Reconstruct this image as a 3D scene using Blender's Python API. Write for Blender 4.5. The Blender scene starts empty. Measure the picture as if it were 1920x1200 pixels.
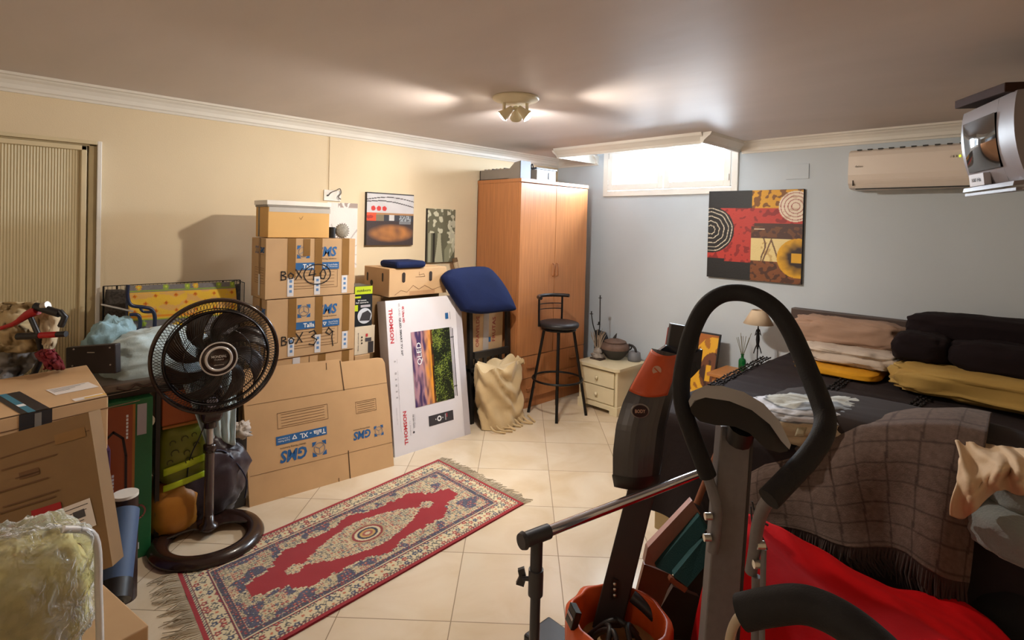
import bpy, bmesh, math, random
from mathutils import Vector, Matrix, noise
random.seed(7)
PI = math.pi
S = bpy.context.scene
COL = S.collection
V = Vector

# ------------------------------------------------------------------ camera
YAW, PITCH, ROLL, FPX, PPY = 8.02351480e-01, 1.50056406e-02, 2.52176817e-02, 1.02009407e+03, 439.456
CAM = V((3.74707, -4.26352, 1.55))
cF = V((-math.sin(YAW)*math.cos(PITCH), math.cos(YAW)*math.cos(PITCH), -math.sin(PITCH)))
_r = V((math.cos(YAW), math.sin(YAW), 0)); _u = _r.cross(cF)
cR = _r*math.cos(ROLL) + _u*math.sin(ROLL); cU = -_r*math.sin(ROLL) + _u*math.cos(ROLL)
cd = bpy.data.cameras.new('camera'); co = bpy.data.objects.new('camera', cd); COL.objects.link(co)
cd.sensor_width = 36; cd.lens = FPX*36/1920; cd.shift_y = (PPY-600)/1920; cd.clip_start = .05
co.matrix_world = Matrix(((cR.x, cU.x, -cF.x, CAM.x), (cR.y, cU.y, -cF.y, CAM.y), (cR.z, cU.z, -cF.z, CAM.z), (0, 0, 0, 1)))
S.camera = co

def at(u, v, x=None, y=None, z=None, d=None):
    """point of the room seen at photo pixel (u, v), on a wall-parallel plane or at a depth"""
    r = cF + cR*(u-960)/FPX - cU*(v-PPY)/FPX
    if x is not None: t = (x-CAM.x)/r.x
    elif y is not None: t = (y-CAM.y)/r.y
    elif z is not None: t = (z-CAM.z)/r.z
    else: t = d
    return CAM + r*t

# ------------------------------------------------------------------ light
w = bpy.data.worlds.new('world'); S.world = w; w.use_nodes = True
w.node_tree.nodes['Background'].inputs[0].default_value = (.75, .87, 1, 1)
w.node_tree.nodes['Background'].inputs[1].default_value = 3.0
S.view_settings.view_transform = 'Standard'; S.view_settings.look = 'None'
S.view_settings.gamma = 1; S.view_settings.use_curve_mapping = False
S.view_settings.exposure = 0.1
def area(name, loc, target, sx, sy, power, color):
    l = bpy.data.lights.new(name, 'AREA'); l.shape = 'RECTANGLE'; l.size = sx; l.size_y = sy
    l.energy = power; l.color = color
    o = bpy.data.objects.new(name, l); COL.objects.link(o); o.location = loc
    o.rotation_euler = (V(target)-V(loc)).to_track_quat('-Z', 'Y').to_euler(); return o
def spot(name, loc, target, power, color, angle, blend=.25, r=.02):
    l = bpy.data.lights.new(name, 'SPOT'); l.energy = power; l.color = color
    l.spot_size = math.radians(angle); l.spot_blend = blend; l.shadow_soft_size = r
    o = bpy.data.objects.new(name, l); COL.objects.link(o); o.location = loc
    o.rotation_euler = (V(target)-V(loc)).to_track_quat('-Z', 'Y').to_euler(); return o
DAY = (.78, .89, 1); WARM = (1, .90, .77); WARM2 = (1, .95, .88)
area('window_daylight', (1.24, .42, 2.22), (1.24, -1.6, 1.2), 1.3, .6, 300, DAY)
# unseen fill light added behind the camera, no fixture there
l = bpy.data.lights.new('rear_fill', 'POINT'); l.energy = 15; l.color = (1, .88, .76); l.shadow_soft_size = .12
o = bpy.data.objects.new('rear_fill', l); COL.objects.link(o); o.location = (2.3, -5.3, 2.0)

# ------------------------------------------------------------------ materials
def lin(h):
    h = h.lstrip('#'); c = [int(h[i:i+2], 16)/255 for i in (0, 2, 4)]
    return tuple((x/12.92 if x <= .04045 else ((x+.055)/1.055)**2.4) for x in c)
MATS = {}
def M(name, col='#808080', rough=.6, metal=0, var=.06, vs=6, bump=0, bs=60, spec=.5, emit=0, trans=0, sheen=0, coat=0, stretch=None, attr=False, alpha=1):
    if name in MATS: return MATS[name]
    m = bpy.data.materials.new(name); m.use_nodes = True; nt = m.node_tree; N = nt.nodes; L = nt.links
    b = N['Principled BSDF']; c = lin(col)
    b.inputs['Roughness'].default_value = rough; b.inputs['Metallic'].default_value = metal
    b.inputs['Specular IOR Level'].default_value = spec
    if sheen: b.inputs['Sheen Weight'].default_value = sheen
    if coat: b.inputs['Coat Weight'].default_value = coat
    if trans: b.inputs['Transmission Weight'].default_value = trans
    if alpha < 1: b.inputs['Alpha'].default_value = alpha
    if emit:
        b.inputs['Emission Color'].default_value = (*c, 1); b.inputs['Emission Strength'].default_value = emit
    tc = N.new('ShaderNodeTexCoord'); mp = N.new('ShaderNodeMapping'); L.new(tc.outputs['Object'], mp.inputs['Vector'])
    if stretch: mp.inputs['Scale'].default_value = stretch
    n = N.new('ShaderNodeTexNoise'); n.inputs['Scale'].default_value = vs; n.inputs['Detail'].default_value = 5
    L.new(mp.outputs[0], n.inputs['Vector'])
    r = N.new('ShaderNodeMapRange'); r.inputs['From Min'].default_value = .3; r.inputs['From Max'].default_value = .7
    r.inputs['To Min'].default_value = 1-var*1.5; r.inputs['To Max'].default_value = 1+var*1.2
    L.new(n.outputs['Fac'], r.inputs['Value'])
    hs = N.new('ShaderNodeVectorMath'); hs.operation = 'SCALE'
    if attr:
        a = N.new('ShaderNodeAttribute'); a.attribute_name = 'Col'; L.new(a.outputs['Color'], hs.inputs[0])
    else: hs.inputs[0].default_value = c
    L.new(r.outputs[0], hs.inputs['Scale']); L.new(hs.outputs[0], b.inputs['Base Color'])
    if bump:
        n2 = N.new('ShaderNodeTexNoise'); n2.inputs['Scale'].default_value = bs; n2.inputs['Detail'].default_value = 3
        L.new(mp.outputs[0], n2.inputs['Vector'])
        bp = N.new('ShaderNodeBump'); bp.inputs['Strength'].default_value = bump; bp.inputs['Distance'].default_value = .004
        L.new(n2.outputs['Fac'], bp.inputs['Height']); L.new(bp.outputs[0], b.inputs['Normal'])
    MATS[name] = m; return m

# ------------------------------------------------------------------ mesh builder
def frame(o, ux, uy):
    o = V(o); ux = V(ux).normalized(); uy = V(uy); uy = (uy-ux*uy.dot(ux)).normalized(); uz = ux.cross(uy)
    return Matrix(((ux.x, uy.x, uz.x, o.x), (ux.y, uy.y, uz.y, o.y), (ux.z, uy.z, uz.z, o.z), (0, 0, 0, 1)))
I4 = Matrix.Identity(4)
SURFACE = ('printing', 'packing_tape', 'handwriting', 'fold_line', 'hand_hole'); CARTON = {}
class MB:
    def __init__(s): s.v = []; s.f = []; s.m = []; s.sm = []; s.mats = []; s.T = I4; s.c = {}
    def mi(s, m):
        if m not in s.mats: s.mats.append(m)
        return s.mats.index(m)
    def add(s, vs, fs, m, smooth=False):
        b = len(s.v); s.v += [s.T @ V(p) for p in vs]; k = s.mi(m)
        for f in fs: s.f.append([b+i for i in f]); s.m.append(k); s.sm.append(smooth)
        return s
    def box(s, lo, hi, m):
        (a, b, c), (d, e, f) = lo, hi
        return s.hexa([(a, b, c), (d, b, c), (d, e, c), (a, e, c), (a, b, f), (d, b, f), (d, e, f), (a, e, f)], m)
    def hexa(s, p, m, smooth=False):
        return s.add(p, [(0, 3, 2, 1), (4, 5, 6, 7), (0, 1, 5, 4), (1, 2, 6, 5), (2, 3, 7, 6), (3, 0, 4, 7)], m, smooth)
    def slab(s, quad, off, m):
        q = [V(p) for p in quad]; o = V(off); return s.hexa([p for p in q]+[p+o for p in q], m)
    def poly(s, pts, m): return s.add(pts, [tuple(range(len(pts)))], m)
    def prism(s, pts, off, m, smooth=False):
        n = len(pts); o = V(off); p = [V(q) for q in pts]
        s.add(p+[q+o for q in p], [tuple(range(n))[::-1], tuple(range(n, 2*n))], m)
        return s.add(p+[q+o for q in p], [(i, (i+1) % n, n+(i+1) % n, n+i) for i in range(n)], m, smooth)
    def tube(s, pts, r, m, seg=10, closed=False, caps=True, flat=1, up=None):
        P = [V(p) for p in pts]; n = len(P); R = r if isinstance(r, (list, tuple)) else [r]*n
        vs = []; fs = []; prev = None
        for i in range(n):
            a = P[i-1] if (i or closed) else P[i]; b = P[(i+1) % n] if (i < n-1 or closed) else P[i]
            t = (b-a).normalized() if (b-a).length > 1e-9 else V((0, 0, 1))
            if prev is None:
                q = V(up) if up else (V((0, 0, 1)) if abs(t.z) < .9 else V((1, 0, 0)))
            else: q = prev
            x = (q-t*q.dot(t)).normalized(); y = t.cross(x); prev = x
            for k in range(seg):
                a_ = 2*PI*k/seg; vs.append(P[i]+x*math.cos(a_)*R[i]+y*math.sin(a_)*R[i]*flat)
        for i in range(n if closed else n-1):
            j = (i+1) % n
            for k in range(seg):
                l = (k+1) % seg; fs.append((i*seg+k, i*seg+l, j*seg+l, j*seg+k))
        s.add(vs, fs, m, True)
        if caps and not closed:
            s.add(vs[:seg], [tuple(range(seg))[::-1]], m); s.add(vs[-seg:], [tuple(range(seg))], m)
        return s
    def cyl(s, a, b, r, m, seg=20, r2=None): return s.tube([a, b], [r, r if r2 is None else r2], m, seg)
    def lathe(s, prof, m, o=(0, 0, 0), seg=28, sx=1, sy=1):
        o = V(o); vs = []; fs = []; n = len(prof)
        for i in range(seg):
            a = 2*PI*i/seg
            for (r, z) in prof: vs.append(o+V((r*math.cos(a)*sx, r*math.sin(a)*sy, z)))
        for i in range(seg):
            j = (i+1) % seg
            for k in range(n-1): fs.append((i*n+k, j*n+k, j*n+k+1, i*n+k+1))
        return s.add(vs, fs, m, True)
    def grid(s, fn, nu, nv, m, smooth=True, cu=False):
        vs = [fn(i/(nu-1) if not cu else i/nu, j/(nv-1)) for j in range(nv) for i in range(nu)]
        fs = [(j*nu+i, j*nu+(i+1) % nu, (j+1)*nu+(i+1) % nu, (j+1)*nu+i) for j in range(nv-1) for i in range(nu if cu else nu-1)]
        return s.add(vs, fs, m, smooth)
    def blob(s, c, rad, m, nu=40, nv=24, amp=.08, fr=2.0, seed=0, p=1.0, rot=None, ridge=0):
        c = V(c); R = rot or Matrix.Identity(3); sd = V((seed*3.1, seed*1.7, seed*.9))
        def sg(x): return math.copysign(abs(x)**p, x)
        def f(u, v):
            a = 2*PI*u; b = PI*(v-.5); q = V((sg(math.cos(b))*sg(math.cos(a)), sg(math.cos(b))*sg(math.sin(a)), sg(math.sin(b))))
            n = noise.fractal(q*fr+sd, .7, 2.1, 4)
            if ridge: n -= ridge*abs(noise.noise(q*fr*1.7+sd))
            q = q*(1+amp*n); return c+R @ V((q.x*rad[0], q.y*rad[1], q.z*rad[2]))
        return s.grid(f, nu, nv, m, True, True)
    def text(s, body, T, h, m, bold=0, cx=True, w=None, shear=0):
        cu = bpy.data.curves.new('t', 'FONT'); cu.body = body; cu.size = 1; cu.offset = bold; cu.resolution_u = 2; cu.shear = shear
        ob = bpy.data.objects.new('t', cu); COL.objects.link(ob)
        dg = bpy.context.evaluated_depsgraph_get(); me = bpy.data.meshes.new_from_object(ob.evaluated_get(dg))
        if len(me.vertices):
            xs = [p.co.x for p in me.vertices]; ys = [p.co.y for p in me.vertices]
            x0, x1, y0, y1 = min(xs), max(xs), min(ys), max(ys); k = h/max(.01, y1-y0); kx = (w/(x1-x0)) if w else k
            ox = (x0+x1)/2 if cx else x0
            old = s.T; s.T = s.T @ T
            s.add([((p.co.x-ox)*kx, (p.co.y-(y0+y1)/2)*k, 0) for p in me.vertices], [tuple(p.vertices) for p in me.polygons], m)
            s.T = old
        bpy.data.objects.remove(ob); bpy.data.curves.remove(cu); bpy.data.meshes.remove(me); return s
    def build(s, name, parent=None, bevel=0, subd=0, solid=0, cols=None):
        if name in SURFACE and parent is not None and parent.name in CARTON:     # print and tape belong to the mesh they lie on
            c, ob, bv = CARTON[parent.name]; b = len(c.v); c.v += s.v
            for f, k, sm in zip(s.f, s.m, s.sm): c.f.append([b+i for i in f]); c.m.append(c.mi(s.mats[k])); c.sm.append(sm)
            old = ob.data; new = c.mesh(old.name, parent.location); ob.data = new; bpy.data.meshes.remove(old); return ob
        o = s.build_(name, parent, bevel, subd, solid, cols)
        if name in ('carton', 'cloth_body', 'panel_body') and parent is not None: CARTON[parent.name] = (s, o, bevel)
        return o
    def mesh(s, name, org):
        me = bpy.data.meshes.new(name); me.from_pydata([p-org for p in s.v], [], s.f)
        for m in s.mats: me.materials.append(m if not isinstance(m, str) else MATS[m])
        me.polygons.foreach_set('material_index', s.m); me.polygons.foreach_set('use_smooth', s.sm); me.update(); return me
    def build_(s, name, parent=None, bevel=0, subd=0, solid=0, cols=None):
        me = bpy.data.meshes.new(name); org = V((0, 0, 0))
        if parent is None and s.v:
            xs = [p.x for p in s.v]; ys = [p.y for p in s.v]; zs = [p.z for p in s.v]
            org = V(((min(xs)+max(xs))/2, (min(ys)+max(ys))/2, min(zs)))
        elif parent is not None: org = parent.location.copy()
        me.from_pydata([p-org for p in s.v], [], s.f)
        for m in s.mats: me.materials.append(m if not isinstance(m, str) else MATS[m])
        me.polygons.foreach_set('material_index', s.m); me.polygons.foreach_set('use_smooth', s.sm)
        if cols is not None:
            a = me.color_attributes.new('Col', 'FLOAT_COLOR', 'POINT')
            flat = []
            for c in cols: flat += [c[0], c[1], c[2], 1]
            a.data.foreach_set('color', flat)
        me.update()
        o = bpy.data.objects.new(name, me); COL.objects.link(o)
        if parent is None: o.location = org
        else:
            o.parent = parent
            if parent.type == 'MESH': pass
        if bevel:
            b = o.modifiers.new('b', 'BEVEL'); b.width = bevel; b.segments = 2; b.limit_method = 'ANGLE'; b.angle_limit = .6
        if solid:
            b = o.modifiers.new('s', 'SOLIDIFY'); b.thickness = solid; b.offset = -1
        if subd:
            b = o.modifiers.new('s', 'SUBSURF'); b.levels = subd; b.render_levels = subd
        return o
# sub-parts: parent is a part (mesh at the thing's origin); keep the same origin
def sub(mb, name, part, **k):
    root = part.parent; o = mb.build(name, root, **k); o.parent = part; return o
def tag(o, label, cat, group=None):
    o['label'] = label; o['category'] = cat
    if group: o['group'] = group
    return o
def thing(name, label, cat, loc, group=None):
    o = bpy.data.objects.new(name, None); COL.objects.link(o); o.location = V(loc); o.empty_display_size = .05
    return tag(o, label, cat, group)
def struct(mb, name, parent=None, **k):
    o = mb.build(name, parent, **k)
    if parent is None: o['kind'] = 'structure'
    return o
def painted(mb_fn, col_fn, nu, nv, mat, name, parent=None, extra=None, **k):
    """dense sheet whose pattern sits in a colour attribute; col_fn(u, v) returns a hex colour or rgb"""
    mb = MB(); mb.grid(mb_fn, nu, nv, mat, True)
    cols = []; cache = {}
    for j in range(nv):
        for i in range(nu):
            c = col_fn(i/(nu-1), j/(nv-1))
            if isinstance(c, str):
                if c not in cache: cache[c] = lin(c)
                c = cache[c]
            cols.append(c)
    if extra:
        extra(mb); cols += [(0, 0, 0)]*(len(mb.v)-len(cols))
    return mb.build(name, parent, cols=cols, **k)
def quad(a, b, c, d):
    """bilinear patch: a (0,0), b (1,0), c (1,1), d (0,1)"""
    a, b, c, d = V(a), V(b), V(c), V(d)
    return lambda u, v: (a*(1-u)+b*u)*(1-v)+(d*(1-u)+c*u)*v
def h2(i, j, k=0):
    x = math.sin(i*127.1+j*311.7+k*74.7)*43758.5453; return x-math.floor(x)
def nz(x, y, s=1, k=0): return noise.noise(V((x*s, y*s, k*7.3)))
def spline(pts, n=6, closed=False):
    P = [V(p) for p in pts]; N = len(P); out = []
    for i in range(N if closed else N-1):
        g = lambda j: P[j % N] if closed else P[max(0, min(N-1, j))]
        p0, p1, p2, p3 = g(i-1), g(i), g(i+1), g(i+2)
        for k in range(n):
            t = k/n; out.append(.5*((2*p1)+(p2-p0)*t+(2*p0-5*p1+4*p2-p3)*t*t+(3*p1-p0-3*p2+p3)*t**3))
    if not closed: out.append(P[-1])
    return out
X_, Y_, Z_ = V((1, 0, 0)), V((0, 1, 0)), V((0, 0, 1))
def fx(x, y, z): return frame((x, y, z), Y_, Z_)      # a face looking into the room from the left wall
def fy(x, y, z): return frame((x, y, z), X_, Z_)      # a face looking into the room from the back wall
# ================================================================== THE ROOM
ZC = 2.25
m = M('floor_tile', '#d9c3a3', rough=.22, var=.0)
nt = m.node_tree; N = nt.nodes; L = nt.links; b = N['Principled BSDF']
def mth(op, a, b_=None, c_=None):
    n = N.new('ShaderNodeMath'); n.operation = op
    for i, q in enumerate((a, b_, c_)):
        if q is None: continue
        if isinstance(q, (int, float)): n.inputs[i].default_value = q
        else: L.new(q, n.inputs[i])
    return n.outputs[0]
geo = N.new('ShaderNodeNewGeometry'); sx = N.new('ShaderNodeSeparateXYZ'); L.new(geo.outputs['Position'], sx.inputs[0])
q2 = 2**-.5
pa = mth('DIVIDE', mth('ADD', mth('MULTIPLY', mth('ADD', sx.outputs[0], sx.outputs[1]), q2), 1.0518), .45)
pb = mth('DIVIDE', mth('ADD', mth('MULTIPLY', mth('SUBTRACT', sx.outputs[1], sx.outputs[0]), q2), 3.5649), .45)
ea = mth('ABSOLUTE', mth('SUBTRACT', mth('FRACT', mth('ADD', pa, 100.5)), .5))
eb = mth('ABSOLUTE', mth('SUBTRACT', mth('FRACT', mth('ADD', pb, 100.5)), .5))
gr = mth('LESS_THAN', mth('MINIMUM', ea, eb), .0045)
cmb = N.new('ShaderNodeCombineXYZ'); L.new(mth('FLOOR', mth('ADD', pa, 100)), cmb.inputs[0]); L.new(mth('FLOOR', mth('ADD', pb, 100)), cmb.inputs[1])
wn = N.new('ShaderNodeTexWhiteNoise'); L.new(cmb.outputs[0], wn.inputs['Vector'])
ofs = N.new('ShaderNodeVectorMath'); ofs.operation = 'MULTIPLY_ADD'
L.new(wn.outputs['Color'], ofs.inputs[0]); ofs.inputs[1].default_value = (7, 7, 7); L.new(geo.outputs['Position'], ofs.inputs[2])
ns = N.new('ShaderNodeTexNoise'); ns.inputs['Scale'].default_value = 3.2; ns.inputs['Detail'].default_value = 7; ns.inputs['Distortion'].default_value = .8
L.new(ofs.outputs[0], ns.inputs['Vector'])
cr = N.new('ShaderNodeValToRGB'); e = cr.color_ramp.elements
e[0].position = .25; e[0].color = (*lin('#cfb898'), 1); e[1].position = .56; e[1].color = (*lin('#dccab0'), 1)
k = cr.color_ramp.elements.new(.8); k.color = (*lin('#e2d4bd'), 1)
L.new(ns.outputs['Fac'], cr.inputs[0])
tv = N.new('ShaderNodeVectorMath'); tv.operation = 'SCALE'; L.new(cr.outputs[0], tv.inputs[0])
L.new(mth('MULTIPLY_ADD', wn.outputs['Value'], .07, .95), tv.inputs['Scale'])
mx = N.new('ShaderNodeMix'); mx.data_type = 'RGBA'; L.new(gr, mx.inputs['Factor']); L.new(tv.outputs[0], mx.inputs[6]); mx.inputs[7].default_value = (*lin('#8f7a60'), 1)
L.new(mx.outputs[2], b.inputs['Base Color']); L.new(mth('MULTIPLY_ADD', gr, .5, .2), b.inputs['Roughness'])

cream = M('cream_wall_paint', '#e0ceae', rough=.75, var=.025, vs=2, bump=.12, bs=180)
blue = M('pale_blue_wall_paint', '#c3cdd6', rough=.75, var=.02, vs=2, bump=.12, bs=180)
ceil = M('ceiling_paint', '#d3c9c6', rough=.55, var=.03, vs=1.2, bump=.25, bs=3.5, stretch=(1, 3, 1))
white = M('white_gloss_paint', '#e9e6e0', rough=.35, var=.02)
XR, YF = 4.55, -6.0
mb = MB().box((0, YF, -.1), (XR, 0, 0), m); struct(mb, 'floor')
mb = MB()
RX0, RX1, RY = .50, 1.875, -.56
mb.box((0, YF, ZC), (XR, RY, ZC+.1), ceil)
mb.box((0, RY, ZC), (RX0, 0, ZC+.1), ceil); mb.box((RX1, RY, ZC), (XR, 0, ZC+.1), ceil)
mb.box((RX0-.05, RY-.05, ZC+.1), (RX0, .0, 2.62), white); mb.box((RX1, RY-.05, ZC+.1), (RX1+.05, .0, 2.62), white)
mb.box((RX0-.05, RY-.05, ZC+.1), (RX1+.05, RY, 2.62), white); mb.box((RX0-.05, RY-.05, 2.62), (RX1+.05, 0, 2.7), white)
struct(mb, 'ceiling')
struct(MB().box((-.12, YF, 0), (0, 0, ZC+.1), cream), 'wall_left')
WX0, WX1, WZ0, WZ1 = .625, 1.862, 1.89, 2.33
mb = MB()
mb.box((-.12, 0, 0), (WX0, .12, 2.7), blue); mb.box((WX1, 0, 0), (XR, .12, 2.7), blue)
mb.box((WX0, 0, 0), (WX1, .12, WZ0), blue); mb.box((WX0, 0, WZ1), (WX1, .12, 2.7), blue)
struct(mb, 'wall_back')
struct(MB().box((XR, YF, 0), (XR+.12, .12, ZC+.1), cream), 'wall_right')
struct(MB().box((0, YF-.12, 0), (XR, YF, ZC+.1), cream), 'wall_front')
# cornices
PR = [(0, -.088), (.012, -.088), (.016, -.076), (.024, -.07), (.028, -.05), (.040, -.032), (.055, -.022), (.062, -.014), (.078, -.012), (.085, 0), (0, 0)]
corn = M('cornice_plaster', '#e6e2da', rough=.45, var=.02)
def cornice(a, b, n_in, name):
    a, b, n_in = V(a), V(b), V(n_in); mb = MB()
    for q, s_ in ((a, 1),):
        mb.prism([q+n_in*p+Z_*z for p, z in PR], b-a, corn)
    return struct(mb, name)
cornice((0, YF, ZC), (0, 0, ZC), X_, 'trim_1')
cornice((0, 0, ZC), (RX0+.02, 0, ZC), -Y_, 'trim_2')
cornice((RX1+.04, 0, ZC), (XR, 0, ZC), -Y_, 'trim_3')
# rim moulding round the window recess
mb = MB()
rim = [(0, 0), (0, -.075), (.02, -.075), (.03, -.055), (.06, -.03), (.075, -.02), (.085, 0)]
mb.prism([V((RX0, RY, ZC))-Y_*p+Z_*z for p, z in rim], (RX1-RX0+.02, 0, 0), corn)
mb.prism([V((RX1+.002, RY-.06, ZC))+X_*p+Z_*z for p, z in rim], (0, -RY+.06, 0), corn)
mb.prism([V((RX0-.09, RY, ZC))+X_*.085-X_*p+Z_*z for p, z in rim], (0, -RY, 0), corn)
struct(mb, 'trim_4')
# window
mb = MB(); yf = -.025
def rectframe(mb, x0, x1, z0, z1, w, y0, y1, mat, open_top=False):
    mb.box((x0, y0, z0), (x0+w, y1, z1), mat); mb.box((x1-w, y0, z0), (x1, y1, z1), mat)
    mb.box((x0+w, y0, z0), (x1-w, y1, z0+w), mat); mb.box((x0+w, y0, z1-w), (x1-w, y1, z1), mat)
rectframe(mb, WX0-.03, WX1+.03, WZ0-.035, WZ1+.03, .05, -.022, .10, white)
win = struct(mb, 'window_1', bevel=.003)
pane = bpy.data.materials.new('frosted_glass'); pane.use_nodes = True; nn = pane.node_tree.nodes; ll = pane.node_tree.links
pb_ = nn['Principled BSDF']; pb_.inputs['Base Color'].default_value = (.9, .95, 1, 1); pb_.inputs['Roughness'].default_value = .1
tr = nn.new('ShaderNodeBsdfTransparent'); ms = nn.new('ShaderNodeMixShader'); ms.inputs[0].default_value = .12
ll.new(tr.outputs[0], ms.inputs[1]); ll.new(pb_.outputs[0], ms.inputs[2]); ll.new(ms.outputs[0], nn['Material Output'].inputs[0])
xm = 1.243
for x0, x1 in ((WX0+.025, xm-.004), (xm+.004, WX1-.025)):
    mb = MB(); rectframe(mb, x0, x1, WZ0+.02, WZ1-.03, .055, -.03, .03, white)
    hx = x0+.012 if x0 < 1 else x1-.012
    for hz in (WZ0+.07, WZ1-.12): mb.cyl((hx, -.036, hz), (hx, -.036, hz+.05), .006, white, 8)
    s1 = mb.build('window_sash', None, bevel=.003); s1.parent = win; s1.matrix_parent_inverse = Matrix.Translation(-win.location)
    g = MB().box((x0+.055, .0, WZ0+.075), (x1-.055, .006, WZ1-.085), pane).build('window_pane')
    g.parent = s1; g.matrix_parent_inverse = Matrix.Translation(-s1.location)
mb = MB().box((xm-.02, -.045, WZ0+.17), (xm+.02, -.03, WZ0+.2), white).cyl((xm, -.05, WZ0+.13), (xm, -.05, WZ0+.2), .008, white, 8)
h = mb.build('window_handle'); h.parent = win; h.matrix_parent_inverse = Matrix.Translation(-win.location)
# sliding ribbed door at the left
rib = M('ribbed_door_laminate', '#cbbb94', rough=.5, var=.02)
nt = rib.node_tree; wv = nt.nodes.new('ShaderNodeTexWave'); wv.bands_direction = 'Y'; wv.inputs['Scale'].default_value = 26; wv.inputs['Distortion'].default_value = .3
g_ = nt.nodes.new('ShaderNodeNewGeometry'); nt.links.new(g_.outputs['Position'], wv.inputs['Vector'])
bp = nt.nodes.new('ShaderNodeBump'); bp.inputs['Strength'].default_value = .8; bp.inputs['Distance'].default_value = .003
nt.links.new(wv.outputs['Fac'], bp.inputs['Height']); nt.links.new(bp.outputs[0], nt.nodes['Principled BSDF'].inputs['Normal'])
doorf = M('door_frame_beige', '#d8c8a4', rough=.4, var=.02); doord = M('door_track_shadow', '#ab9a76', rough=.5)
door = struct(MB().box((0, -5.1, .01), (.02, -3.90, 1.90), rib), 'door_1')
mb = MB().box((0, -3.832, 0), (.045, -3.812, 1.955), white).box((0, -5.1, 1.935), (.045, -3.832, 1.955), doorf)
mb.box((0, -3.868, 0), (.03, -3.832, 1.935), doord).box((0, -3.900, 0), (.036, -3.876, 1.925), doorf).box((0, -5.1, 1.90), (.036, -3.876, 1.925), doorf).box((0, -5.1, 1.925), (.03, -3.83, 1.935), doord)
h = mb.build('door_frame', None, bevel=.003); h.parent = door; h.matrix_parent_inverse = Matrix.Translation(-door.location)
# skirting on the blue wall
struct(MB().box((0, -.012, 0), (XR, 0, .07), M('skirting_tile', '#d8cbb4', rough=.3)), 'baseboard_back')

# ================================================================== CEILING SPOT LAMP
brass = M('cream_lamp_enamel', '#efe3c2', rough=.35)
lampc = V((1.615, -2.20, ZC))
lamp = thing('ceiling_lamp', 'round cream ceiling lamp with two lit spot heads, fixed to the ceiling', 'lamp', lampc-Z_*.13)
mb = MB(); mb.lathe([(0, 0), (.125, 0), (.128, -.008), (.122, -.016), (.085, -.022), (.08, -.030), (0, -.032)], brass, lampc, 40); mb.build('ceiling_plate', lamp)
for side in (-1, 1):
    piv = lampc + cR*side*.062 - Z_*.03
    mb = MB().box(piv-V((.006, .006, .05)), piv+V((.006, .006, 0)), brass); mb.build('bracket', lamp)
    dr = (cR*side*.74 - Z_*(.58 if side < 0 else .66) - cF*.12*side).normalized(); c0 = lampc + cR*side*.022 - Z_*.062
    T = frame(c0, dr.orthogonal(), dr.cross(dr.orthogonal())); mb = MB(); mb.T = T
    sgn = 1 if (T.to_3x3() @ Z_).dot(dr) > 0 else -1
    prof = [(0, -.01), (.016, -.008), (.019, .01), (.022, .03), (.034, .062), (.037, .066), (.034, .064), (.02, .032)]
    mb.lathe([(r, z*sgn) for r, z in prof], brass, seg=24); hd = mb.build('spot_head', lamp)
    mb = MB(); mb.T = T; mb.lathe([(0, .075*sgn), (.018, .073*sgn), (.030, .066*sgn), (.031, .06*sgn)], M('lit_bulb', '#fff3dc', emit=60), seg=20); sub(mb, 'bulb', hd)
    p = c0+dr*.085
    spot('ceiling_spot', p, p+dr, 60 if side < 0 else 66, WARM, 136, .45, .03)
dr = (cF*.80-Z_*.55+cR*.1).normalized(); c0 = lampc+cF*.03-Z_*.055; T = frame(c0, dr.orthogonal(), dr.cross(dr.orthogonal())); mb = MB(); mb.T = T; sgn = 1 if (T.to_3x3() @ Z_).dot(dr) > 0 else -1  # third head, bulb and spot added to brighten the blue back wall
mb.lathe([(r, z*sgn) for r, z in prof], brass, seg=24); hd = mb.build('spot_head', lamp); mb = MB(); mb.T = T; mb.lathe([(0, .075*sgn), (.018, .073*sgn), (.030, .066*sgn), (.031, .06*sgn)], MATS['lit_bulb'], seg=20); sub(mb, 'bulb', hd)
p = c0+dr*.085; spot('ceiling_spot', p, p+dr, 55, WARM2, 140, .5, .03)
# the recessed parts' base geometry: cable, junction plate, blank plate
tag(MB().box((0, -2.492, 1.78), (.006, -2.472, 2.165), cream).build('cable_cover'), 'thin painted cable cover running down the cream wall from the cornice', 'cable cover')
mb = MB().box((0, -2.53, 1.70), (.012, -2.40, 1.778), white)
sk = thing('junction_plate', 'white electrical plate with loose dark wires on the cream wall', 'socket', (0, -2.465, 1.70)); mb.build('cover_plate', sk, bevel=.003)
mb = MB(); wire = M('grey_cord', '#6d6258', rough=.5)
mb.tube(spline([(.014, -2.50, 1.735), (.03, -2.485, 1.76), (.03, -2.45, 1.775), (.03, -2.42, 1.79), (.03, -2.41, 1.76), (.03, -2.43, 1.73), (.03, -2.41, 1.715)]), .004, wire, 6)
mb.cyl((.012, -2.505, 1.737), (.02, -2.505, 1.737), .006, M('black_plastic', '#17161a', rough=.4), 8); mb.build('wire', sk)
tag(MB().box((2.247, -.008, 1.947), (2.403, 0, 2.056), blue).build('blank_cover_plate', bevel=.002), 'blank pale rectangular cover plate on the blue wall, left of the air conditioner', 'wall plate')

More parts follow.
